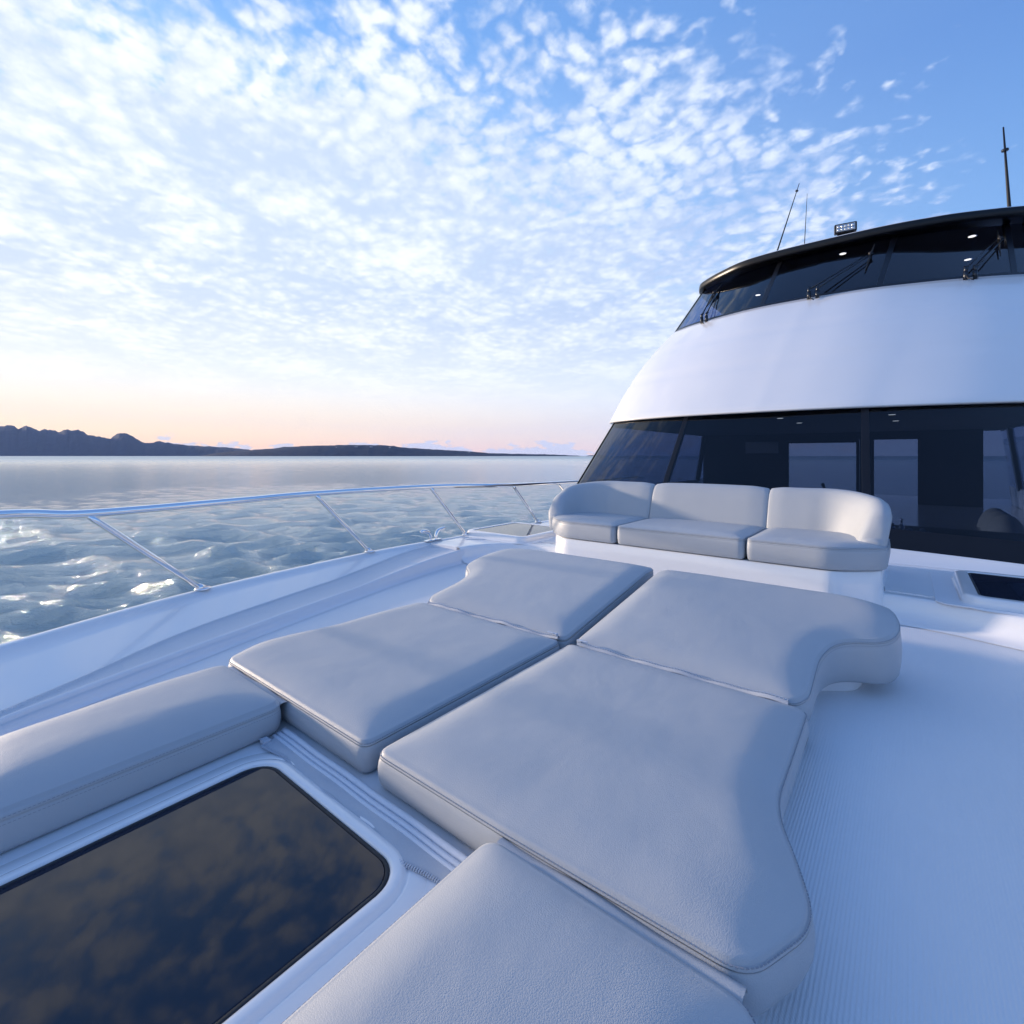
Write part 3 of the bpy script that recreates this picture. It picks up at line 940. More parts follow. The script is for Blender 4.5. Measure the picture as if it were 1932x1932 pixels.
# headlining of the bridge
poly = [(x, y + 0.30) for x, y in scl(RF, 0.93, 0, 0) and [(p[0], p[1]) for p in scl(RF, 0.93, 0.0, 0)]]
slab('bridge_headlining', poly, zr - 0.07, zr - 0.04, ceil_mat, yacht)
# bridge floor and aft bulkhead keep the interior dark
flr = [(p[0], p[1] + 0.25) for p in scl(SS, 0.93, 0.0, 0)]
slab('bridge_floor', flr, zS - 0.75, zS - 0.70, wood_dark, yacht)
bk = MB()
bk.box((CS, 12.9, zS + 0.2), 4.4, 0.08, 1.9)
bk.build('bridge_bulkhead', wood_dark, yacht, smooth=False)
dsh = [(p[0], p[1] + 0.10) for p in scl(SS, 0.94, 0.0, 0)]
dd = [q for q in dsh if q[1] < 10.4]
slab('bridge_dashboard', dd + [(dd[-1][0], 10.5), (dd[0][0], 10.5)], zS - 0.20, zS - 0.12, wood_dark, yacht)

# saloon interior
lt2 = [(CX + (x - CX) * 0.985, y + 0.12) for x, y in LT]
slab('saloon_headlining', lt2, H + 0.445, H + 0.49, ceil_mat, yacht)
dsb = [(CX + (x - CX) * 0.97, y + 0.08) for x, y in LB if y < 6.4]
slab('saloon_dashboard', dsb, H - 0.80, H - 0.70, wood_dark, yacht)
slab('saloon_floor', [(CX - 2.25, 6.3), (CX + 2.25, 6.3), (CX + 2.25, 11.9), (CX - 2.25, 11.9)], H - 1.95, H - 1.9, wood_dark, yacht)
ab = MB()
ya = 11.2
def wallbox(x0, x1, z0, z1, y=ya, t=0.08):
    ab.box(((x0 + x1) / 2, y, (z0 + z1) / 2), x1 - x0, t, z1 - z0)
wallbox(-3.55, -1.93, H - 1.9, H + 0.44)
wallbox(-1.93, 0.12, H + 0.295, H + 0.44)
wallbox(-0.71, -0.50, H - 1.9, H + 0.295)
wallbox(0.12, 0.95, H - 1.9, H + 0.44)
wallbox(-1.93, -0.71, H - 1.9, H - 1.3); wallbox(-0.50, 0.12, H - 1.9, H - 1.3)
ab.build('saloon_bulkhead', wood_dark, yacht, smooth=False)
scn = MB().box((-2.36, ya - 0.07, H + 0.17), 0.62, 0.03, 0.24)
scn.build('wall_screen', grey_panel, yacht, smooth=False, bevel=0.005)
dfr = MB()
for x in (-1.90, -0.74):
    dfr.box((x, ya - 0.03, H - 0.5), 0.05, 0.06, 1.58)
dfr.box((-1.32, ya - 0.03, H + 0.27), 1.16, 0.06, 0.045)
dfr.build('aft_door_frame', black, yacht, smooth=False)

def downlight(u, v, hh_, r=0.035, nrm=(0, 0, 1)):
    p = V(u, v, hh_)
    e = MB().tube([p + Vector((0, 0, 0.004)), p + Vector((0, 0, -0.006))], r * 1.35, 24).build('downlight', steel, yacht)
    MB().disc(p + Vector((0, 0, -0.008)), r, 0.004).build('lamp_lens', lamp_m, e)
for (u, v) in ((1472, 788), (1508, 797), (1683, 781), (1690, 793), (1222, 812)):
    downlight(u, v, -(0.445 - 0.004), 0.03)
for (u, v) in ((1590, 478), (1834, 445), (1826, 489), (1430, 556), (1821, 527)):
    downlight(u, v, -(3.33 - 0.004), 0.046)

# rain gutter line under the brow end
# ------------------------------------------------------------------ wipers
def wiper(i, t0, di, tip_t, blade=True, park=False):
    g = empty('windscreen_wiper', (0, 0, 0)); g.parent = yacht; g.location = -world_origin(yacht)
    a = upt(i, 0.0, 0.03) + Vector((0, -0.05, 0.0)); b_ = upt(i + 1, 0.0, 0.03) + Vector((0.02, -0.05, 0.0))
    if (b_ - a).length > 0.14: b_ = a + (b_ - a).normalized() * 0.14
    piv = MB()
    for q in (a, b_):
        piv.tube([q + Vector((0, 0, -0.05)), q + Vector((0, 0, 0.055))], 0.026, 12)
        piv.tube([q + Vector((0, 0, 0.03)), q + Vector((0, -0.01, 0.09)), q + Vector((0, 0.05, 0.12))], 0.020, 10)
    piv.build('pivot', dark_metal, g)
    MB().tube([a + Vector((0, -0.02, 0.0)), a + Vector((0.02, -0.05, -0.05)), a + Vector((0.07, -0.08, -0.09))], 0.007, 8).build('washer_hose', rubber, g)
    e = upt(i + di, tip_t, 0.06)
    arm = MB()
    for q, o_ in ((a, Vector((-0.02, 0, 0))), (b_, Vector((0.04, 0, 0)))):
        s0 = q + Vector((0, 0.03, 0.10))
        arm.tube([s0, s0.lerp(e + o_, 0.35) , s0.lerp(e + o_, 0.7), e + o_], [0.012, 0.010, 0.009, 0.008], 8)
    arm.build('arm', dark_metal, g)
    # blade
    up = (upt(i + di, 1.0) - upt(i + di, 0.0)).normalized()
    s0, s1 = e - up * 0.42, e + up * 0.34
    out = (upt(i + di, 0.5, 0.1) - upt(i + di, 0.5)).normalized()
    bl = MB().tube([s0 - out * 0.035, e - out * 0.030, s1 - out * 0.035], [0.006, 0.016, 0.006], 8)
    bl.tube([s0.lerp(e, 0.4) - out * 0.035, e + out * 0.015, s1.lerp(e, 0.4) - out * 0.035], 0.008, 8)
    bl.box(e, 0.05, 0.05, 0.04)
    bl.build('blade', rubber, g)
    return g
def i_at(x):
    return min(range(iu0, iu3), key=lambda i: abs(upt(i, 0).x - x))
pA = V(1525, 568, -2.3); pB = V(1820, 533, -2.3); pC = V(1321, 601, -2.3)
wiper(i_at(pA.x), 0, 7, 0.60)
wiper(i_at(pB.x), 0, 6, 0.60)
wiper(i_at(pC.x), 0, -2, 0.62)

# ------------------------------------------------------------------ floodlight, aerials on the roof
def at_y(u, v, y):
    s = (u - 966.0) / FPX
    d = y / (FY + RY * s)
    return Vector(((FX + RX * s) * d, y, H + (860.0 - v) / FPX * d))
c = at_y(1595, 431, 9.42)
fl = empty('flood_lamp', (0, 0, 0)); fl.parent = yacht; fl.location = -world_origin(yacht)
ax_ = Vector((0.985, 0.17, 0.0)); ay2 = Vector((-0.17, 0.985, 0)); 
def fbox(mb, cc, sx, sy, sz): mb.box(cc, sx, sy, sz, ax_, ay2)
mb = MB(); fbox(mb, c, 0.30, 0.09, 0.15); mb.build('housing', black, fl, smooth=True, bevel=0.016)
lens_m = plain('lens', (0.45, 0.48, 0.52), 0.1, coat=0.6, nscale=60, namp=0.2)
mb = MB(); fbox(mb, c - ay2 * 0.047, 0.25, 0.008, 0.105); mb.build('lens', lens_m, fl, smooth=False, bevel=0.003)
refl_m = plain('reflector', (0.75, 0.77, 0.80), 0.2, metal=0.9, nscale=80, namp=0.1)
mb = MB()
for r_ in range(2):
    for k_ in range(5):
        mb.disc(c - ay2 * 0.053 + ax_ * (-0.094 + 0.047 * k_) + Vector((0, 0, 0.024 - 0.048 * r_)), 0.019, 0.006, ay2, 14)
mb.build('reflector', refl_m, fl)
MB().box(c + Vector((0, 0.015, -0.095)), 0.22, 0.03, 0.06).build("bracket", black, fl, smooth=False, bevel=0.004)
def aerial(u0, v0, u1, v1, y, r0, extra=None):
    a = at_y(u0, v0, y); b_ = at_y(u1, v1, y)
    e = MB().tube([a + (a - b_).normalized() * 0.25, a, a.lerp(b_, 0.55), b_], [r0 * 1.5, r0 * 1.1, r0 * 0.75, r0 * 0.45], 8).build('aerial', black, yacht)
    if extra:
        MB().tube([a.lerp(b_, extra), a.lerp(b_, extra + 0.02)], r0 * 2.0, 8).build('ferrule', dark_metal, e)
    return e
aerial(1467, 472, 1508, 346, 10.6, 0.013, 0.88)
aerial(1518, 458, 1523, 365, 12.4, 0.008)
aerial(1905, 401, 1893, 240, 10.6, 0.022, 0.72)

# ------------------------------------------------------------------ guard rail
def rail_pts(side):
    L = [(-1.9, 0.05), (-1.5, 0.62), (-0.6, 1.40), (0.27, 1.90), (0.62, 2.00), (1.4, 2.17), (2.05, 2.29), (3.26, 2.31), (4.1, 2.20), (4.8, 2.28), (5.6, 2.38), (7.0, 2.44), (8.5, 2.5)]
    hr = [0.20, 0.22, 0.25, 0.268, 0.300, 0.30, 0.295, 0.300, 0.325, 0.345, 0.365, 0.38, 0.38]
    off = 0.0 if side < 0 else 0.44
    return [(CX + side * (o + off), y, H - h_) for (y, o), h_ in zip(L, hr)]
for side in (-1, 1):
    g = empty('guard_rail', (0, 0, 0)); g.parent = yacht; g.location = -world_origin(yacht)
    rp = crom(rail_pts(side), 14)
    MB().tube(rp, 0.0215, 20).build('top_rail', steel, g)
    yy = [p[1] for p in rp]
    def railat(y):
        return Vector((float(np.interp(y, yy, [p[0] for p in rp])), y, float(np.interp(y, yy, [p[2] for p in rp]))))
    tops_px = [(155, 965, 0.30), (585, 930, 0.295), (815, 918, 0.30), (968, 914, 0.33)]
    tops = [V(u, v, h_).y for u, v, h_ in tops_px] + [5.6, 7.2]
    bas = [V(380, 1110, 0.838), V(695, 1040, 0.842), V(885, 1010, 0.845), V(1012, 985, 0.848)]
    bl = [(p.x, p.y) for p in bas] + [(CX - 2.36, 6.3), (CX - 2.44, 7.9)]
    bl = [(x, y) for x, y in bl]
    tops = [-0.9] + tops; bl = [(CX - fG(-0.3) + 0.03, -0.3)] + bl
    for ty, (bx, by) in zip(tops, bl):
        bxx = -(fG(by) - 0.025)
        b_ = Vector((CX + side * abs(bxx) + (0.42 if side > 0 else 0), by, H - hGu(by)))
        t_ = railat(ty)
        t_ = t_ + Vector((0, 0, -0.012))
        st = MB().tube([b_, b_.lerp(t_, 0.5), b_.lerp(t_, 0.93), t_], 0.0165, 16).build('stanchion', steel, g)
        fb = MB().disc(b_ + Vector((0, 0, 0.006)), 0.044, 0.012, (0, 0, 1), 24)
        fb.tube([b_ + Vector((0, 0, 0.004)), b_.lerp(t_, 0.05)], [0.024, 0.0195], 16)
        for k_ in range(3):
            an = k_ * 2.1 + 0.4
            fb.ball(b_ + Vector((math.cos(an) * 0.034, math.sin(an) * 0.034, 0.013)), 0.006, 8, 4)
        fb.build('base_flange', steel, st)

# ------------------------------------------------------------------ mooring cleat on the gunwale
for side in (-1, 1):
    cy = 3.33
    base = Vector((CX + side * (fG(cy) - 0.035 + (0.42 if side > 0 else 0)), cy, H - hGu(cy) + 0.004))
    g = empty('mooring_cleat', (0, 0, 0)); g.parent = yacht; g.location = -world_origin(yacht)
    MB().box(base + Vector((0, 0, 0.004)), 0.055, 0.20, 0.014).build('base_plate', steel, g, bevel=0.005)
    for s_ in (-1, 1):
        p0 = base + Vector((0, s_ * 0.035, 0.006))
        pts = crom([tuple(p0), tuple(p0 + Vector((0, s_ * 0.004, 0.045))), tuple(p0 + Vector((0, s_ * 0.030, 0.082))), tuple(p0 + Vector((0, s_ * 0.075, 0.096))), tuple(p0 + Vector((0, s_ * 0.120, 0.098)))], 6)
        MB().tube(pts, [0.020] + [0.0175] * (len(pts) - 2) + [0.014], 14).ball(pts[-1], 0.0138, 12, 6).build('horn', steel, g)

# ------------------------------------------------------------------ deck hatches
def rrect(x0, y0, x1, y1, r, seg=8):
    r_ = r
    out = []
    for cx_, cy_, a0 in ((x1 - r_, y1 - r_, 0), (x0 + r_, y1 - r_, 90), (x0 + r_, y0 + r_, 180), (x1 - r_, y0 + r_, 270)):
        for j in range(seg + 1):
            a = R(a0 + 90 * j / seg)
            out.append((cx_ + r_ * math.cos(a), cy_ + r_ * math.sin(a)))
    return out
def hatch(x0, y0, x1, y1, z, r, wall=0.05, hgt=0.03, flange=0.0, gmat=hatch_glass, name='deck_hatch'):
    g = empty(name, (0, 0, 0)); g.parent = yacht; g.location = -world_origin(yacht)
    def rr(e, zz):
        return [(x, y, zz) for x, y in rrect(x0 - e, y0 - e, x1 + e, y1 + e, max(r + e, 0.008))]
    w = wall
    rings = [rr(w + 0.030 + flange, z - hgt), rr(w + 0.022 + flange, z - hgt + 0.004), rr(w + 0.004, z - hgt + 0.008), rr(w, z - hgt * 0.5), rr(w - 0.004, z - 0.010), rr(w - 0.012, z - 0.002), rr(w - 0.020, z), rr(0.012, z + 0.001), rr(0.006, z - 0.001), rr(0.003, z - 0.006), rr(0.003, z - 0.03)]
    MB().rings(rings).build('frame', gel, g)
    rings = [rr(0.003, z - 0.012), rr(0.001, z - 0.005), rr(-0.007, z - 0.0045), rr(-0.008, z - 0.012)]
    MB().rings(rings).build('seal', rubber, g)
    rings = [rr(-0.008, z - 0.012), rr(-0.008, z - 0.006), rr(-0.010, z - 0.0045)]
    MB().rings(rings, cap1=True, cap0=True).build('glass', gmat, g, auto=30)
    return g
zP = H - 0.93                    # top of the sunpad plinth
hatch(-1.517, 0.045, -0.872, 0.697, zP + 0.012, 0.075, 0.045, 0.016, 0.02)
hatch(0.315, 3.86, 0.99, 4.60, H - hL + 0.055, 0.035, 0.075, 0.055, 0.03)
hl_ = hatch(-3.65, 3.86, -2.975, 4.60, H - hL + 0.055, 0.035, 0.075, 0.055, 0.03)
# smooth pads moulded round the two aft hatches
slab('hatch_surround', rrect(0.12, 3.74, 1.02, 4.78, 0.07), H - hL + 0.001, H - hL + 0.0075, gel_in, yacht, bevel=0.002)

# ------------------------------------------------------------------ sunpad plinth
pl = [(-2.12, -0.9), (-0.22, -0.9), (-0.22, 1.0), (-0.29, 1.25), (-0.31, 1.9), (-0.31, 2.40), (-0.17, 2.50), (-0.12, 2.85), (-0.22, 2.93), (-2.20, 2.93), (-2.34, 2.85), (-2.30, 2.42), (-2.12, 2.33), (-2.12, 1.9), (-2.12, 1.25), (-2.17, 1.0)]
plo = round_poly(pl, 0.06, 6)
slab('sunpad_plinth', plo, H - hF - 0.002, zP, gel_in, yacht, bevel=0.008)
mb = MB()
mb.box((-0.285, 1.93, H - 0.962), 0.03, 0.07, 0.03).box((-0.282, 1.86, H - 0.96), 0.02, 0.03, 0.02)
mb.build('plinth_latch', black, yacht, smooth=False, bevel=0.003)

# ------------------------------------------------------------------ sofa plinth
def sofa_poly(e, y1=4.62):
    c = CX
    return [(c - 0.975, 3.555 - e), (c + 0.975, 3.555 - e), (c + 1.205 + e, 3.765 - e), (c + 1.205 + e, y1), (c - 1.205 - e, y1), (c - 1.205 - e, 3.765 - e)]
hB = 0.70
so = round_poly(sofa_poly(0.0), [0.05, 0.05, 0.07, 0.05, 0.05, 0.07], 8)
def ins(poly, e):
    P_ = np.array(poly); n_ = inward(P_); return [tuple(p + q * e) for p, q in zip(P_, n_)]
so = [tuple(p) for p in resample(so, 240)]
MB().rings([[(x, y, z) for x, y in ins(so, e)] for e, z in ((-0.022, H - hF), (-0.012, H - hF + 0.02), (-0.006, H - hF + 0.06), (0.0, H - 0.80), (0.002, H - hB - 0.012), (0.008, H - hB - 0.005), (0.03, H - hB - 0.004))],
           cap1=True).build('sofa_plinth', gel, yacht)

# ================================================================== CUSHIONS OF THE SUNPAD
zt = H - 0.80 - 0.034
XL, XM, XR = -2.16, -1.19, -0.20
G6 = 'grey cushions of the sunpad'
# aft pair rises towards the sofa like a headrest
tl = lambda x, y: 0.135 * max(0.0, min(1.0, (y - 1.90) / 0.90))
far_r = [(XM + 0.022, 1.885), (-0.30, 1.885), (-0.265, 1.95), (-0.27, 2.26), (-0.22, 2.42), (-0.06, 2.48), (-0.02, 2.64), (-0.06, 2.84), (-0.20, 2.93), (XM + 0.022, 2.93)]
far_l = [(XM - 0.022, 1.885), (XM - 0.03, 2.93), (-2.10, 2.93), (-2.34, 2.84), (-2.40, 2.62), (-2.37, 2.42), (-2.24, 2.34), (-2.19, 2.20), (-2.19, 1.95), (-2.13, 1.885)]
cf_r = cushion('sunpad_cushion', far_r, [0.045, 0.04, 0.10, 0.3, 0.14, 0.14, 0.12, 0.14, 0.16, 0.05], zP + 0.002, zt, 'raised grey sunpad cushion with a notched outer edge beside the open deck', G6, 0.036, 0.010, tl, seed=1, seam_z=0.002, dome=0.12)
cf_l = cushion('sunpad_cushion', far_l, [0.045, 0.05, 0.16, 0.14, 0.12, 0.12, 0.14, 0.3, 0.06, 0.04], zP + 0.002, zt, 'raised grey sunpad cushion beside the rail, just ahead of the sofa', G6, 0.036, 0.010, tl, seed=2, seam_z=0.002, dome=0.12)
mid_r = [(-1.165, 0.835), (-0.71, 0.835), (-0.20, 0.85), (-0.125, 1.02), (-0.17, 1.14), (-0.245, 1.30), (-0.25, 1.60), (-0.255, 1.86), (XM + 0.022, 1.86)]
cm_r = cushion('sunpad_cushion', mid_r, [0.035, 0.0, 0.05, 0.12, 0.08, 0.16, 0.1, 0.045, 0.04], zP + 0.002, zt, 'largest grey sunpad cushion, at the centre between two zips', G6, 0.036, 0.008, None, seed=3, seam_z=0.001, dome=0.12, N_=300)
mid_l = [(-1.215, 0.835), (XM - 0.022, 1.86), (-2.16, 1.86), (-2.19, 1.60), (-2.19, 1.32), (-2.24, 1.14), (-2.25, 1.00), (-2.17, 0.835)]
cm_l = cushion('sunpad_cushion', mid_l, [0.035, 0.04, 0.05, 0.1, 0.16, 0.1, 0.12, 0.04], zP + 0.002, zt, 'grey sunpad cushion crossed by a slanting shadow, behind the long bolster', G6, 0.036, 0.008, None, seed=4, seam_z=0.001, dome=0.12)
near_l = [(-1.635, 0.812), (-2.12, 0.812), (-2.12, 0.5), (-2.08, 0.15), (-2.02, 0.02), (-1.635, 0.02)]
cn_l = cushion('bolster_cushion', near_l, [0.05, 0.05, 0.2, 0.2, 0.1, 0.05], zP + 0.001, zt + 0.004, 'long narrow grey bolster cushion beside the smoked hatch', G6, 0.055, 0.014, None, seed=5, seam_z=0.004, puff=0.004, dome=0.16)
near_r = [(-0.73, -0.25), (-0.18, -0.25), (-0.155, 0.5), (-0.165, 0.815), (-0.72, 0.815)]
cn_r = cushion('sunpad_cushion', near_r, [0.05, 0.05, 0.1, 0.06, 0.05], zP + 0.001, zt - 0.004, 'grey sunpad cushion nearest the camera with a sunlit edge along the hatch', G6, 0.040, 0.010, None, seed=6, seam_z=0.002, dome=0.13, N_=320)

# zips joining the cushions
def zipper(parent, x0, x1, y, z, tl_=None, slider_at=0.0, seed=1.0, w=0.022, teeth=True):
    n = 120
    zf = lambda x: z + 0.0035 * math.sin(x * 17 + seed) + 0.002 * math.sin(x * 41 + seed * 3)
    yf = lambda x: y + 0.003 * math.sin(x * 14 + seed * 2)
    pts = [(x0 + (x1 - x0) * i / n) for i in range(n + 1)]
    rings = [[Vector((x, yf(x) + s * w / 2, zf(x) - (0.009 if abs(s) > 0.9 else 0.0) + q)) for x in pts] for s, q in ((-1, 0), (-0.5, 0.001), (0, 0.002), (0.5, 0.001), (1, 0), (0, -0.004))]
    mb = MB().rings(rings + [rings[0]], closed=False)
    zz = mb.build('zip', tape_m, parent)
    if teeth:
        tb = MB(); L = abs(x1 - x0); k = int(L / 0.0058)
        for i in range(k):
            x = x0 + (x1 - x0) * (i + 0.5) / k
            tb.box((x, yf(x) + (0.0016 if i % 2 else -0.0016), zf(x) + 0.0035), 0.0034, 0.0075, 0.0035)
        tb.build('teeth', teeth_m, zz, smooth=False)
    xs = x0 + (x1 - x0) * slider_at
    sl = MB().box((xs, yf(xs), zf(xs) + 0.008), 0.022, 0.014, 0.009)
    sl.box((xs + 0.022 * (1 if slider_at < 0.5 else -1), yf(xs) - 0.004, zf(xs) + 0.012), 0.036, 0.010, 0.003)
    sl.build('slider', teeth_m, zz, smooth=True, bevel=0.0015)
    return zz
zipper(cf_r, -1.135, -0.315, 1.873, zt + 0.009, slider_at=0.01, seed=1.4)
zipper(cf_l, -2.12, -1.24, 1.873, zt + 0.009, slider_at=0.98, seed=3.0)
# welted flap between the two near cushions and the ones behind
def flap(parent, x0, x1, y, z, w=0.028):
    n = 60
    xs = [x0 + (x1 - x0) * i / n for i in range(n + 1)]
    zf = lambda x: z + 0.002 * math.sin(x * 23)
    rr = [[Vector((x, y + s * w, zf(x) + dz)) for x in xs] for s, dz in ((-0.5, -0.012), (-0.42, 0.000), (-0.2, 0.003), (0.15, 0.002), (0.42, 0.0), (0.5, -0.012))]
    MB().rings(rr, closed=False).build('hinge_flap', vin, parent)
flap(cn_r, -0.70, -0.200, 0.827, zt - 0.011, 0.036)
flap(cn_l, -2.10, -1.66, 0.824, zt - 0.009, 0.036)

# the loose zip strip that lies in front of the cushions
zs_ = empty('zip_strip', (-1.18, 0.76, zP))
tag(zs_, 'pale loose zip strip with a wavy edge lying between hatch and cushions', 'zip strip')
def tubex(y, z, r_, x0=-1.63, x1=-0.70):
    return MB().tube([(x0 + (x1 - x0) * i / 40, y + 0.001 * math.sin(i * 0.5), z) for i in range(41)], r_, 10)
for y_, r_ in ((0.806, 0.010), (0.788, 0.008), (0.773, 0.007)):
    tubex(y_, zP + r_, r_).build('piped_cord', plain('cord_%d' % int(y_ * 1000), (0.60, 0.65, 0.73), 0.6, nscale=90, namp=0.06), zs_)
n = 160
wav = lambda x: 0.728 + 0.010 * math.sin(x * 16 + 0.6) + 0.006 * math.sin(x * 29)
xs = [-1.61 + 0.93 * i / n for i in range(n + 1)]
up_ = lambda x, s: zP + 0.004 + 0.006 * (1 - s) + 0.004 * math.sin(x * 19) * s
rings = [[Vector((x, 0.768 * (1 - s) + wav(x) * s, up_(x, s) + dz)) for x in xs] for s, dz in ((0, 0), (0.25, 0.002), (0.5, 0.002), (0.75, 0.0015), (1, 0.001), (1, -0.001), (0.5, -0.001), (0, -0.002))]
MB().rings(rings + [rings[0]], closed=False).build('fabric_tape', tape_m, zs_)
tb = MB(); kk = 150
for i in range(kk):
    x = -1.60 + 0.91 * i / kk
    dx = 0.001; sl_ = (wav(x + dx) - wav(x - dx)) / (2 * dx)
    t_ = Vector((1, sl_, 0)).normalized(); nn = Vector((-t_.y, t_.x, 0))
    tb.box((x, wav(x) - 0.003, up_(x, 1) + 0.0015), 0.0032, 0.0085, 0.0045, t_, nn)
tb.build('teeth', teeth_m, zs_, smooth=False)
sl = MB().box((-1.612, 0.737, zP + 0.013), 0.030, 0.022, 0.013).box((-1.645, 0.732, zP + 0.013), 0.040, 0.010, 0.004)
sl.build('slider', teeth_m, zs_, bevel=0.003)

# ================================================================== SOFA CUSHIONS
zb = H - hB
GS = 'seat cushions of the sofa'
s_m = [(-1.800, 3.545), (-0.865, 3.545), (-0.865, 4.22), (-1.800, 4.22)]
s_l = [(-1.815, 3.545), (-1.815, 4.22), (-2.56, 4.22), (-2.56, 3.75), (-2.315, 3.545)]
s_r = [(-0.850, 3.545), (-0.345, 3.545), (-0.10, 3.75), (-0.10, 4.22), (-0.850, 4.22)]
kw = dict(crown=0.028, r=0.008, seam_z=0.001, rows=2, puff=0.004, dome=0.10)
cushion('seat_cushion', s_m, 0.04, zb, zb + 0.140, 'wide grey middle seat cushion of the white sofa', GS, seed=11, **kw)
cushion('seat_cushion', s_l, [0.04, 0.04, 0.05, 0.08, 0.10], zb, zb + 0.140, 'grey sofa seat cushion with a sunlit chamfered corner nearest the rail', GS, seed=12, **kw)
cushion('seat_cushion', s_r, [0.04, 0.10, 0.08, 0.05, 0.04], zb, zb + 0.140, 'grey sofa seat cushion under the sunlit armrest, beside the open deck', GS, seed=13, **kw)

def back(name, path, label, lean=0.10, tb_=0.20, tt_=0.12, seams=()):
    """path: (x, y, height) along the inner face; thickness goes outward; lean pushes the top outward"""
    pts = crom(path, 12)
    n = len(pts); z0 = zb + 0.02
    tmp = []
    inn = Vector((CX, 3.9, 0))
    rings = []
    for i, (x, y, h_) in enumerate(pts):
        a = Vector(pts[max(i - 1, 0)][:2]); c_ = Vector(pts[min(i + 1, n - 1)][:2])
        t = (c_ - a).normalized(); nn = Vector((t.y, -t.x))
        if nn.dot(Vector((x, y)) - Vector((CX, 3.7))) < 0: nn = -nn
        e = min(i, n - 1 - i) / 5.0
        pinch = math.sin(min(e, 1) * math.pi / 2)
        k = 0.90 + 0.10 * pinch
        sec = []
        zt_ = z0 + h_
        prof = [(0.0, 0.0), (0.002, 0.35), (0.012, 0.6), (0.02, 0.80), (0.035, 0.92), (0.055, 0.975), (0.085, 1.0), (0.115, 0.985), (0.14, 0.94), (0.155, 0.85), (0.165, 0.6), (0.17, 0.3), (0.175, 0.0)]
        for o_, f_ in prof:
            o2 = 0.0875 + (o_ - 0.0875) * k
            lo = lean * f_ * (h_ / 0.36)
            zz = z0 + h_ * f_ * (0.97 + 0.03 * pinch)
            sec.append(Vector((x + nn.x * (o2 + lo), y + nn.y * (o2 + lo), zz)))
        if i == 0 or i == n - 1:
            cpt = sum(sec, Vector()) / len(sec)
            tt = Vector((t.x, t.y, 0)) * (-1 if i == 0 else 1)
            extra = []
            for kk_, out in ((0.80, 0.016), (0.5, 0.020)):
                extra.append([cpt + (p - cpt) * kk_ + tt * out for p in sec])
            near_ = [cpt + (p - cpt) * 0.95 + tt * 0.008 for p in sec]
            if i == 0:
                rings += [extra[1], extra[0], near_, sec]
            else:
                rings += [sec, near_, extra[0], extra[1]]
        else:
            rings.append(sec)
    mb = MB().rings(rings, cap0=True, cap1=True)
    o = mb.build(name, vin, None, base=(pts[n // 2][0], pts[n // 2][1], z0))
    tag(o, label, 'cushion', 'back cushions of the sofa')
    return o
back('back_cushion', [(-1.79, 4.13, 0.435), (-1.5, 4.13, 0.44), (-1.2, 4.13, 0.44), (-0.87, 4.13, 0.435)], 'straight grey middle back cushion of the sofa')
hmx = 0.435
back('back_cushion', [(-2.40, 3.76, 0.15), (-2.405, 3.84, 0.25), (-2.40, 3.95, 0.34), (-2.36, 4.06, 0.41), (-2.24, 4.125, hmx), (-2.1, 4.13, hmx), (-1.82, 4.13, hmx)],
     'shaded grey back cushion that curls into the armrest nearest the rail')
back('back_cushion', [(-0.845, 4.13, hmx), (-0.60, 4.13, hmx), (-0.46, 4.125, hmx), (-0.37, 4.06, 0.41), (-0.325, 3.95, 0.37), (-0.31, 3.84, 0.29), (-0.305, 3.77, 0.17)],
     'grey back cushion that curls into a sunlit armrest by the open deck')

# ================================================================== THINGS INSIDE THE SALOON
# cream settee seen through the glass
st_ = empty('settee', (0.35, 7.9, H - 1.9))
tag(st_, 'cream rounded settee seen dimly through the lower windscreen', 'settee')
p = V(1885, 975, 0.74)
MB().box((0.55, 8.0, H - 1.28), 0.75, 1.6, 0.35).build('seat', cream, st_, bevel=0.06, seg=4)
bk_ = MB()
for k_ in range(3):
    bk_.ball((0.80, 7.35 + 0.42 * k_, H - 0.92), 0.30, 20, 12, (0.55, 0.85, 1.0))
bk_.build('backrest', cream, st_)
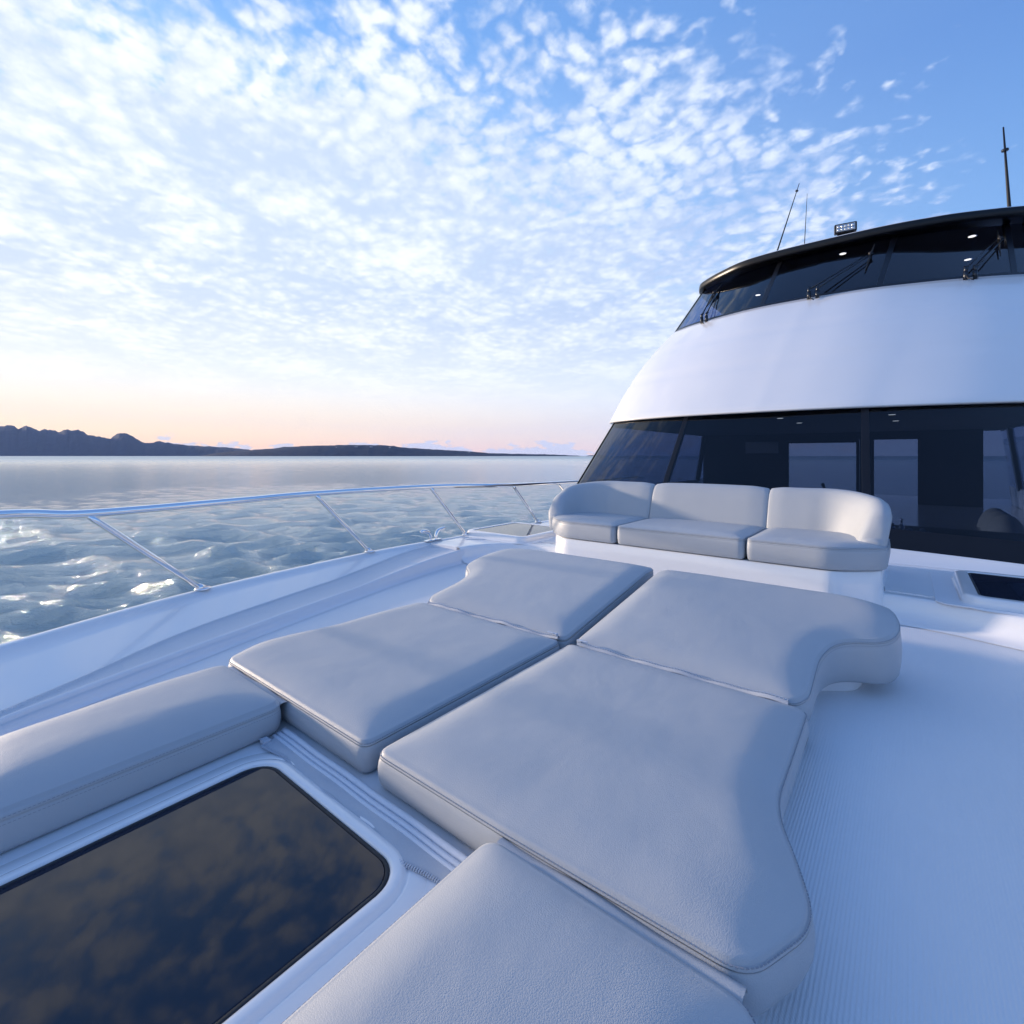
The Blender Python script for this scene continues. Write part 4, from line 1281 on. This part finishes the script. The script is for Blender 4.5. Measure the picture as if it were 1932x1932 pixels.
# tray with bottles and white flowers on the dash
bt = V(1690, 990, 0.70)
b0 = Vector((-0.02, 5.42, H - 0.70))
tb_o = MB().rings([[(b0.x + math.cos(a) * r_, b0.y + math.sin(a) * r_, b0.z + z_) for a in [2 * math.pi * k_ / 24 for k_ in range(24)]] for r_, z_ in ((0.0, 0.002), (0.10, 0.002), (0.12, 0.02), (0.125, 0.02), (0.105, 0.0), (0.0, 0.0))])
for dx, hh_, nm in ((-0.03, 0.15, 'tall'), (-0.09, 0.11, 'short')):
    q = b0 + Vector((dx, 0.03, 0.004))
    pr = [(0.018, 0), (0.020, 0.02), (0.020, hh_ * 0.55), (0.008, hh_ * 0.75), (0.008, hh_ * 0.92), (0.011, hh_ * 0.93), (0.011, hh_)]
    o = MB().rings([[(q.x + math.cos(a) * r_, q.y + math.sin(a) * r_, q.z + z_) for a in [2 * math.pi * k_ / 14 for k_ in range(14)]] for r_, z_ in pr], True, True).build('bottle', steel, None, base=q)
    tag(o, '%s slim silver bottle standing behind the lower windscreen' % nm, 'bottle')
fo = MB()
for k_ in range(16):
    fo.ball(b0 + Vector((0.06 + random.uniform(-0.07, 0.10), random.uniform(-0.05, 0.05), 0.02 + random.uniform(0, 0.05))), random.uniform(0.014, 0.026), 9, 6, (1, 1, 0.7))
o = fo.build('flowers', flower_m, None, base=b0)
tag(o, 'low bunch of white flowers behind the lower windscreen', 'flowers')
# throttle lever at the inside helm, seen over the sofa back
q = at_y(1556, 912, 5.72)
th = MB().tube([q + Vector((0.02, 0, -0.16)), q + Vector((0.0, 0, -0.06)), q + Vector((-0.02, 0, 0.0))], [0.012, 0.011, 0.016], 10)
th.box(q + Vector((0.05, 0.0, -0.07)), 0.12, 0.08, 0.03)
th.box(q + Vector((0.03, 0.0, -0.38)), 0.16, 0.16, 0.56)
o = th.build('helm_lever', black, None, base=(q.x, q.y, H - 0.70))
tag(o, 'black helm lever seen through the glass above the sofa back', 'lever')

# ------------------------------------------------------------------ evening haze over the sea
HZ = 13500.0
mb = MB().box((0, 0, 450), 2 * HZ, 2 * HZ, 910)
hm = bpy.data.materials.new('haze'); hm.use_nodes = True
hm.node_tree.nodes.clear()
ho = hm.node_tree.nodes.new('ShaderNodeOutputMaterial'); hv_ = hm.node_tree.nodes.new('ShaderNodeVolumePrincipled')
hv_.inputs['Color'].default_value = (0.40, 0.58, 1.0, 1); hv_.inputs['Density'].default_value = HAZE_D
hm.node_tree.links.new(hv_.outputs[0], ho.inputs['Volume'])
hz = mb.build('haze', hm, None, smooth=False)
tag(hz, kind='stuff')
